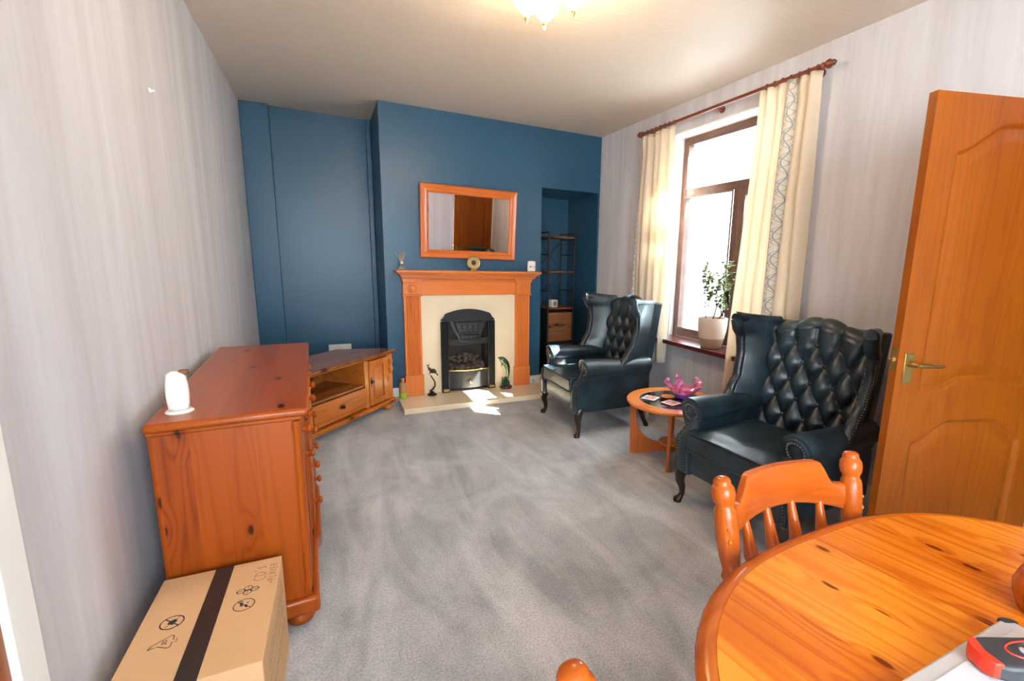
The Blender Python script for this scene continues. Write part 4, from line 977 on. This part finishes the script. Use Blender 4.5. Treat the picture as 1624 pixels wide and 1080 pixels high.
# ------------------------------------------------------------------ coffee table
CT = Vector((2.12, 2.46)); CZ = .42; CR = .325
ct = thing('coffee_table', 'round teak coffee table with black glass centre between the two armchairs', 'coffee table', (CT.x, CT.y, 0))
b = bmesh.new(); nseg = 72; ri = .235
prof = [(ri, CZ-.022), (CR-.010, CZ-.024), (CR, CZ-.016), (CR, CZ-.006), (CR-.006, CZ), (ri+.002, CZ), (ri, CZ-.002)]
rings = [[b.verts.new((r*math.cos(2*PI*k/nseg), r*math.sin(2*PI*k/nseg), z)) for k in range(nseg)] for r, z in prof]
for i in range(len(rings)):
    for k in range(nseg):
        j = (i+1) % len(rings); b.faces.new((rings[i][k], rings[i][(k+1) % nseg], rings[j][(k+1) % nseg], rings[j][k]))
obj('rim', b, M['teak'], ct, ang=40)
b = bmesh.new(); lathe(b, [(ri-.001, CZ-.014), (ri-.001, CZ-.003)], (0, 0, 0), seg=72); obj('glass_top', b, M['glassblack'], ct)
for k, deg in enumerate((140, 227, 320, 47)):
    b = bmesh.new(); a = math.radians(deg)
    ro, rt_ = .285, .300
    P_ = [(rt_, CZ-.024), (rt_-.050, CZ-.024)]
    for q_ in range(9):
        tq = q_/8*PI/2; P_.append((.248-.150*(1-math.cos(tq)), .27-.165*math.sin(tq)))
    P_ += [(.012, .10), (.012, .035)]
    for q_ in range(6): tq = q_/5; P_.append((lerp(.05, ro-.05, tq), .035-.035*sm(tq)))
    P_ += [(ro, 0)]
    prism(b, P_, 'y', -.010, .010)
    bmesh.ops.rotate(b, verts=b.verts, cent=(0, 0, 0), matrix=Matrix.Rotation(a, 3, 'Z')); obj('leg', b, M['teak_v'], ct, bevel=.002, ang=40)
b = bmesh.new(); lathe(b, [(.085, .101), (.088, .106), (.088, .112), (.084, .116)], (0, 0, 0), seg=40); obj('lower_disc', b, M['teak'], ct)
for k, (px_, py_, rz, lab) in enumerate(((1.985, 2.545, .5, 'square pink and white coaster nearest the far armchair on the coffee table'), (2.045, 2.395, .2, 'square pink and white coaster nearest the buttoned near armchair on the coffee table'))):
    o = thing('coaster', lab, 'coaster', (px_, py_, CZ+.0005), rz, 'coasters on the coffee table')
    obj('board', bx(-.05, .05, -.05, .05, 0, .005), mat('pale_coaster_edge', (.72, .66, .60), .3), o, bevel=.002)
    obj('print', bx(-.034, .034, -.034, .034, .005, .0056), M['coaster'], o)
b = bmesh.new(); lathe(b, [(.045, 0), (.047, .003), (.044, .006)], (0, 0, 0), seg=32); o = obj('coaster', b, M['teak'], loc=(2.125, 2.53, CZ+.0005)); tag(o, 'round wooden coaster beside the pink glass bowl on the coffee table', 'coaster')
gb = thing('glass_bowl', 'fluted pink and violet art glass bowl on the coffee table', 'glass bowl', (2.215, 2.47, CZ+.0005))
b = bmesh.new(); lathe(b, [(.050, 0), (.055, .006), (.045, .020), (.040, .024)], (0, 0, 0)); obj('base', b, M['purple'], gb, ang=60)
b = bmesh.new()
def bowl(off):
    def fn(i, j):
        a = i*2*PI; r = lerp(.03, .112, j**.8)-off; lob = math.cos(a*5+.5); r *= 1+.20*lob*j; z = .018+.055*j**1.3+.030*max(0, lob)*j**2
        return (r*math.cos(a), r*math.sin(a), z+off*.5)
    return fn
A_ = surf(b, 90, 16, bowl(0), True); B_ = surf(b, 90, 16, bowl(.006), True)
for i in range(90): k = (i+1) % 90; b.faces.new((A_[i][-1], A_[k][-1], B_[k][-1], B_[i][-1])); b.faces.new((A_[i][0], B_[i][0], B_[k][0], A_[k][0]))
obj('bowl', b, M['pink'], gb, ang=80)
for k in range(5):
    a = (k*2*PI-.5)/5; b = bmesh.new(); tube(b, [(.095*math.cos(a), .095*math.sin(a), .07), (.125*math.cos(a), .125*math.sin(a), .105), (.118*math.cos(a+.2), .118*math.sin(a+.2), .125), (.095*math.cos(a+.3), .095*math.sin(a+.3), .115)], [.014, .020, .016, .006], 12); obj('glass_curl', b, M['pink'], gb, ang=80)

# ------------------------------------------------------------------ curtains
def curtain(name, label, yA, yB, yA2, yB2, ztop, zbot, uoff, folds, seed, phase=0, spread=None):
    b = bmesh.new(); nu, nv = 150, 46; uvl = b.loops.layers.uv.new('cloth'); g = []; info = {}
    for i in range(nu):
        col = []
        for j in range(nv):
            s_ = i/(nu-1); t_ = j/(nv-1)      # t 0 top .. 1 bottom
            z = lerp(ztop, zbot, t_)
            ya = lerp(yA, yA2, sm(t_*1.0)) ; yb = lerp(yB, yB2, sm(t_))
            ph = s_*folds*2*PI+phase + .5*math.sin(t_*3+seed+s_*4)
            amp = .018+.020*sm(t_*2.5); pin = math.exp(-((t_-.03)/.02)**2)
            x = 2.625+amp*math.sin(ph)+.010*math.sin(ph*.5+t_*4+seed)+.012*sm((t_-.4)/.6)*math.sin(s_*5+seed)
            y = lerp(ya, yb, s_)+.010*math.cos(ph*1.0)*(1-pin)
            x += -.010*pin*abs(math.sin(ph))
            v = b.verts.new((x, y, z)); info[v] = (s_*.85+uoff, t_*(ztop-zbot)); col.append(v)
        g.append(col)
    for i in range(nu-1):
        for j in range(nv-1):
            f = b.faces.new((g[i][j], g[i+1][j], g[i+1][j+1], g[i][j+1]))
            for lp_ in f.loops: lp_[uvl].uv = info[lp_.vert]
    o = thing(name, label, 'curtain', (2.625, (yA+yB)/2, zbot), 0, 'cream curtains at the window')
    for v in b.verts: v.co -= Vector(o.location)
    c = obj('cloth', b, M['curtain'], o, ang=180, recalc=False)
    md = c.modifiers.new('thick', 'SOLIDIFY'); md.thickness = .0018
    # header hooks: gathered heading tape
    for k in range(int(folds)+1):
        b = bmesh.new(); y = lerp(yA, yB, (k+.5)/(int(folds)+1)); tube(b, [(0, y-o.location.y, ztop-zbot-.03), (.0, y-o.location.y, ztop-zbot+.012)], .003, 6)
        obj('curtain_hook', b, M['brass'], o)
    return o
curtain('curtain', 'cream curtain with blue scroll border hanging at the near side of the window', 1.96, 2.40, 1.93, 2.49, 2.482, .44, .05, 6, 1.3, .8)
curtain('curtain', 'cream curtain with blue scroll border hanging at the fireplace side of the window', 3.24, 3.735, 3.20, 3.78, 2.468, .49, -.365, 5, 4.1, 2.2)
rod = thing('curtain_rod', 'dark mahogany wooden curtain rod with turned finials above the window', 'curtain rod', (2.625, 2.82, 2.500))
b = bmesh.new(); tube(b, [(0, -.86, -.002), (0, .87, -.006)], .013, 14); obj('pole', b, M['rodwood'], rod, ang=60)
for s in (-1, 1):
    b = bmesh.new(); lathe(b, [(.013, 0), (.020, .006), (.020, .014), (.011, .020), (.024, .038), (.026, .052), (.014, .068), (.017, .076), (.006, .090)], (0, 0, 0), 'y', 20)
    for v in b.verts: v.co.y = s*(.86+v.co.y); v.co.z -= .004
    obj('finial', b, M['rodwood'], rod, ang=60)
for y in (-.80, .0, .80):
    b = bmesh.new(); tube(b, [(.094, y, -.004), (0.018, y, -.004), (.010, y, -.004)], [.016, .011, .014], 12); lathe(b, [(.024, .088), (.024, .094)], (0, y, -.004), 'x', 20); obj('bracket', b, M['rodwood'], rod, ang=60)
for k in range(14):
    y = (-.84+.06*k) if k < 7 else (.44+.06*(k-7))
    if y > .86: continue
    b = bmesh.new(); ri_, rr = .017, .003; tube(b, [(ri_*math.cos(a), y, ri_*math.sin(a)-.004) for a in [2*PI*i/16 for i in range(17)]], rr, 6); obj('ring', b, M['rodwood'], rod, ang=60)

# ------------------------------------------------------------------ pot plant on the sill
pl = thing('potted_plant', 'leafy shrub in a two-tone pale and tan pot on the window sill', 'plant', (2.71, 2.745, WZ0+.0125))
b = bmesh.new(); lathe(b, [(.070, 0), (.080, .007), (.097, .080)], (0, 0, 0), seg=40); obj('pot_base', b, M['pot2'], pl, ang=50)
b = bmesh.new(); rg = [(.097, .080), (.108, .135), (.113, .193), (.113, .238), (.108, .242), (.103, .238), (.103, .215), (.02, .212)]
lathe(b, rg, (0, 0, 0), seg=40); obj('pot_body', b, M['pot1'], pl, ang=50)
b = bmesh.new(); lathe(b, [(.102, .213), (.102, .218), (.01, .222)], (0, 0, 0), seg=30); obj('soil', b, M['soil'], pl)
Rp = random.Random(11); bs = bmesh.new(); bl = bmesh.new()
def leaf(b, p, d, l):
    d = d.normalized(); w = d.cross(Vector((Rp.uniform(-.5, .5), Rp.uniform(-.5, .5), 1))).normalized(); nn = w.cross(d)
    pts = [p, p+d*l*.35+w*l*.26+nn*l*.04, p+d*l*.75+w*l*.20, p+d*l, p+d*l*.75-w*l*.20, p+d*l*.35-w*l*.26+nn*l*.04]; vs = [b.verts.new(q_) for q_ in pts]
    m_ = [b.verts.new(p+d*l*.35-nn*l*.05), b.verts.new(p+d*l*.75-nn*l*.04)]
    for f in ((0, 1, 6), (1, 2, 7, 6), (2, 3, 7), (3, 4, 7), (4, 5, 6, 7), (5, 0, 6)): b.faces.new([(vs+m_)[k] for k in f])
def branch(p, d, l, r, depth):
    pts = [p]; q_ = p.copy(); dd = d.normalized()
    for k in range(5):
        dd = (dd+Vector((Rp.uniform(-.2, .2), Rp.uniform(-.25, .25), Rp.uniform(-.08, .16)))).normalized(); q_ = q_+dd*l/5; pts.append(q_.copy())
        if depth < 2 and k >= 1: branch(q_, (dd+Vector((Rp.uniform(-.7, .7), Rp.uniform(-.9, .9), Rp.uniform(-.1, .7)))), l*Rp.uniform(.5, .7), r*.6, depth+1)
        if depth >= 1:
            for _ in range(3): leaf(bl, q_, Vector((Rp.uniform(-1, 1), Rp.uniform(-1, 1), Rp.uniform(-.3, 1))), Rp.uniform(.028, .046))
    tube(bs, pts, [r*(1-.12*k) for k in range(6)], 7)
branch(Vector((.0, -.02, .18)), Vector((0, -.25, 1)), .34, .0065, 0)
branch(Vector((.0, .03, .18)), Vector((-.0, .45, 1)), .26, .005, 0)
branch(Vector((-.01, -.05, .18)), Vector((-.1, -.5, .9)), .20, .009, 0)
def clampx(b):
    for v in b.verts: v.co = Vector((max(-.16, min(.11, v.co.x*.8)), max(-.17, min(.30, v.co.y*1.35+.03)), .212+(v.co.z-.18)*.84))
clampx(bs); clampx(bl)
obj('stems', bs, M['stem'], pl, ang=60); obj('foliage', bl, M['leaf'], pl, ang=80, recalc=False)

# ------------------------------------------------------------------ ceiling light
cl = thing('ceiling_light', 'lit brass ceiling light with frosted glass shades and small gold tips', 'ceiling light', (.985, 2.285, ZC))
b = bmesh.new(); lathe(b, [(.03, -.035), (.07, -.022), (.085, -.010), (.085, 0)], (0, 0, 0), seg=32); obj('ceiling_plate', b, M['brass'], cl, ang=60)
for k, (dx, dy, zz) in enumerate(((-.015, -.105, -.06), (-.075, -.035, -.02), (.085, -.19, -.02))):
    b = bmesh.new(); tube(b, [(0, 0, -.03), (dx*.5, dy*.5, -.05+zz*.3), (dx, dy, -.055+zz)], .007, 8); ar = obj('arm', b, M['brass'], cl, ang=60)
    b = bmesh.new(); prof = [(.02, -.05), (.058, -.075), (.066, -.10), (.056, -.125), (.036, -.148), (.016, -.165), (.008, -.176)]
    lathe(b, [(r*1.0, h+zz) for r, h in prof], (dx, dy, 0), seg=28); obj('glass_shade', b, M['lampglass'], ar, ang=60)
    b = bmesh.new(); lathe(b, [(.010, -.174+zz), (.013, -.182+zz), (.007, -.192+zz), (.002, -.204+zz)], (dx, dy, 0), seg=14); obj('finial', b, M['brass'], ar, ang=60)
    l = bpy.data.lights.new('bulb', 'POINT'); l.energy = 1.5; l.color = (1.0, .72, .42); l.shadow_soft_size = .05
    lo = bpy.data.objects.new('bulb', l); COL.objects.link(lo); lo.parent = ar; lo.location = (dx, dy, -.26+zz)

# small picture nail
b = bmesh.new(); lathe(b, [(.010, 0), (.010, .004), (.004, .006), (.004, .016)], (XL, 2.574, 1.98), 'x', 12); tag(obj('wall_plug', b, M['white']), 'tiny white plug left in the upper part of the left wall', 'wall plug')

# ------------------------------------------------------------------ dining table
TX, TY, TR = .960, -.215, .560
def warp(b, rot=0):          # round lathe -> squarish rounded outline
    for v in b.verts:
        r = math.hypot(v.co.x, v.co.y)
        if r < .05: continue
        a = math.atan2(v.co.y, v.co.x)+rot; ca, sa = abs(math.cos(a)), abs(math.sin(a))
        k = ((ca/.64)**2.8+(sa/.843)**2.8)**(-1/2.8) - TR; f = (r+k*min(1, r/.4))/r; v.co.x *= f; v.co.y *= f
dt = thing('dining_table', 'oval orange pine pedestal dining table in the near right corner', 'dining table', (TX, TY, 0))
b = bmesh.new(); lathe(b, [(TR-.05, .7475), (TR-.034, .7475), (TR-.034, .751), (0, .751)], (0, 0, 0), seg=120); warp(b, math.radians(8))
obj('table_top', b, M['table'], dt, loc=(0, 0, 0), rotz=math.radians(8), ang=50)
b = bmesh.new(); lathe(b, [(TR-.08, .722), (TR-.018, .722), (TR-.003, .727), (TR, .735), (TR-.004, .742), (TR-.016, .748), (TR-.032, .7505), (TR-.036, .748)], (0, 0, 0), seg=120); warp(b)
obj('moulded_edge', b, M['tedge'], dt, ang=60)
b = bmesh.new(); lathe(b, [(TR-.10, .67), (TR-.10, .722)], (0, 0, 0), seg=90); warp(b); obj('apron', b, M['tedge'], dt, ang=50)
b = bmesh.new(); lathe(b, [(.06, .12), (.075, .14), (.08, .20), (.05, .26), (.045, .42), (.065, .50), (.075, .56), (.055, .62), (.09, .67)], (0, 0, 0)); obj('pedestal', b, M['chair'], dt, ang=60)
for k in range(4):
    a = k*PI/2+PI/4; b = bmesh.new(); tube(b, [(math.cos(a)*r, math.sin(a)*r, z) for r, z in ((.05, .20), (.14, .17), (.24, .09), (.32, .04), (.34, .0225))], [.035, .032, .028, .026, .022], 12); obj('foot', b, M['chair'], dt, ang=60)
b = bmesh.new(); box(b, -.0012, .0012, -.78, .785, .7512, .7516); obj('leaf_joint', b, M['tedge'], dt, loc=(.10, 0, 0), rotz=math.radians(8), smooth=False)

# ------------------------------------------------------------------ dining chairs
def make_chair():
    t = thing('dining_chair', '', 'dining chair')
    C, CRl = M['chair'], M['chair_r']
    # local: faces -y, back at +y; seat z .45
    b = bmesh.new(); pts = []
    for k in range(40):
        a = 2*PI*k/40; ca, sa = math.cos(a), math.sin(a); pts.append((.205*math.copysign(abs(ca)**.55, ca), -.02+.20*math.copysign(abs(sa)**.6, sa)))
    prism(b, pts, 'z', .42, .455); obj('seat', b, C, t, bevel=.010, seg=3)
    for s in (-1, 1):
        def bp_(z): return (s*lerp(.185, .213, (z-.45)/.42), lerp(.150, .232, (z-.45)/.42))
        prof = [(.46, .016), (.50, .018), (.535, .025), (.55, .019), (.565, .025), (.60, .020), (.645, .019), (.655, .024), (.668, .019), (.70, .024), (.74, .026), (.79, .0265), (.808, .0245), (.814, .0205), (.820, .0205), (.828, .0255), (.842, .0275), (.856, .0255), (.862, .021), (.865, .0195), (.870, .0200), (.875, .0175), (.879, .012), (.8805, .003)]
        b = bmesh.new(); tube(b, [(*bp_(z), z) for z, r in [(.42, .015)]+prof], [.015]+[r for z, r in prof], 20); ps = obj('back_post', b, C, t, ang=60)
        b = bmesh.new()
        for z in (.745, .772):
            x, y = bp_(z); bmesh.ops.create_uvsphere(b, u_segments=10, v_segments=6, radius=.0055, matrix=Matrix.Translation((x+s*.012, y-.021, z)))
        obj('dowel_cap', b, M['table'], ps, ang=60)
    # crest rail, bowed backwards with a raised centre
    b = bmesh.new()
    def rail(side):
        def fn(i, j):
            x = lerp(-.205, .205, i); q_ = abs(x)/.205
            zt = lerp(.860, .800, sm((q_-.56)/.22)); zb = .728-.022*0+.030*(1-q_*q_)
            z = lerp(zb, zt, j); y = .212+(z-.76)*.12+.050*(1-q_**2)+side*(.011+.005*math.sin(j*PI)); return (x, y, z)
        return fn
    shell(b, 40, 10, rail(-1), rail(1)); obj('crest_rail', b, CRl, t, bevel=.005, seg=2, ang=55)
    for k in range(4):
        x = lerp(-.125, .125, k/3); q_ = abs(x)/.205; zt = .745+.022*(1-q_*q_)
        y0_, y1_ = .145, .210+.050*(1-q_**2)
        pr = [(.0, .010), (.08, .011), (.20, .014), (.40, .021), (.52, .0195), (.58, .0165), (.60, .013), (.62, .0195), (.65, .0195), (.67, .013), (.71, .017), (.85, .0125), (1.0, .009)]
        b = bmesh.new(); tube(b, [(x*lerp(.85, 1, f), lerp(y0_, y1_, f), lerp(.45, zt, f)) for f, r in pr], [r for f, r in pr], 14); obj('spindle', b, C, t, ang=60)
    for sx in (-1, 1):
        for sy2 in (-1, 1):
            b = bmesh.new(); tp, bt_ = Vector((sx*.155, -.02+sy2*.135, .425)), Vector((sx*.195, -.02+sy2*.185, 0))
            pr = [(0, .018), (.1, .020), (.25, .023), (.33, .017), (.36, .023), (.40, .017), (.6, .021), (.72, .016), (.76, .020), (1, .013)]
            tube(b, [tp.lerp(bt_, f) for f, r in pr], [r for f, r in pr], 12); obj('leg', b, C, t, ang=60)
    b = bmesh.new(); tube(b, [(-.177, -.02, .20), (0, -.02, .20), (.177, -.02, .20)], [.009, .014, .009], 10)
    for s in (-1, 1): tube(b, [(s*.177, -.02-.162, .20), (s*.177, -.02, .20), (s*.177, -.02+.162, .20)], [.009, .014, .009], 10)
    obj('stretcher', b, C, t, ang=60)
    return t
c1 = make_chair(); c2 = copy_tree(c1)
c1['label'] = 'orange pine spindle-back dining chair tucked in at the far side of the pine table'
c2['label'] = 'orange pine dining chair with only its back post top showing at the bottom edge'
for c in (c1, c2): c['group'] = 'pine dining chairs around the pine table'
p1, p2 = Vector((.772, .716)), Vector((1.200, .684)); mid = (p1+p2)/2; an = math.atan2(p2.y-p1.y, p2.x-p1.x)
def place(c, mid, an):
    off = Matrix.Rotation(an, 3, 'Z') @ Vector((0, .232, 0)); c.location = (mid.x-off.x, mid.y-off.y, 0); c.rotation_euler.z = an
place(c1, mid, an)
place(c2, Vector((.2335, .4165))+Vector((math.cos(math.radians(86)), math.sin(math.radians(86))))*(-.213), math.radians(86))

# ------------------------------------------------------------------ things on the table
TZ = .7518
lapa = math.radians(-1.5)
lt = thing('aluminium_case', 'flat silver case with black corners lying on the pine table', 'case', (.828, .168, TZ), lapa)
w2, h2 = .165, .115
def rrect(w, h, r, n=6):
    p = []
    for cx_, cy2, a0 in ((w-r, h-r, 0), (-w+r, h-r, 90), (-w+r, -h+r, 180), (w-r, -h+r, 270)): p += arc(cx_, cy2, r, r, a0, a0+90, n)
    return p
b = bmesh.new(); prism(b, rrect(w2, h2, .018), 'z', 0, .022); obj('body', b, M['silver'], lt, bevel=.004)
b = bmesh.new(); prism(b, rrect(w2-.022, h2-.022, .006), 'z', .022, .0235); obj('lid', b, M['lid'], lt, bevel=.001)
for sx in (-1, 1):
    for sy2 in (-1, 1):
        b = bmesh.new(); pts = arc(0, 0, .020, .020, 0, 90, 8); pts = [(w2-.018+x, h2-.018+y) for x, y in pts]+[(w2-.018, h2-.008), (w2-.008, h2-.008), (w2-.008, h2-.018)][0:1]+[(w2-.012, h2-.012)]
        prism(b, [(sx*x, sy2*y) for x, y in pts], 'z', -.0, .0232); obj('corner_guard', b, M['black'], lt)
mm = thing('laser_measure', 'dark grey handheld meter with red end and buttons lying on the silver case', 'measuring device', (.893, .214, TZ+.0237), math.radians(-27))
b = bmesh.new()
def mo(h): # outline, boat shaped towards the left end
    return [(-.080, .012*h), (-.074, .022*h), (-.055, .030*h), (.070, .030*h), (.080, .024*h), (.080, -.024*h), (.070, -.030*h), (-.055, -.030*h), (-.074, -.022*h), (-.080, -.012*h)]
prism(b, mo(1), 'z', 0, .026); obj('body', b, M['meterb'], mm, bevel=.006, seg=3)
b = bmesh.new(); prism(b, [(-.0815, .013), (-.074, .024), (-.062, .026), (-.068, 0), (-.062, -.026), (-.074, -.024), (-.0815, -.013)], 'z', .003, .0275); obj('red_end', b, M['red'], mm, bevel=.002)
b = bmesh.new(); pts = [(.014+.050*math.cos(a), .019*math.sin(a), .0265) for a in [2*PI*i/32 for i in range(33)]]; tube(b, pts, .0013, 6); obj('keypad_ring', b, M['red'], mm)
for x, m_ in ((-.010, 'greyb'), (.012, 'blueled'), (.034, 'greyb')):
    b = bmesh.new(); lathe(b, [(.0065, .025), (.0065, .0275), (.005, .028)], (x, 0, 0), seg=16); obj('button', b, M[m_], mm)
bw = tag(obj('wooden_pot', (lambda b: (lathe(b, [(.03, 0), (.036, .004), (.046, .03), (.048, .05), (.040, .075), (.034, .082), (.030, .080), (.034, .05), (.02, .012)], (0, 0, 0), seg=32), b)[1])(bmesh.new()), M['tedge'], loc=(1.103, .260, TZ), ang=60), 'small brown turned wooden pot on the pine table at the right edge', 'pot')
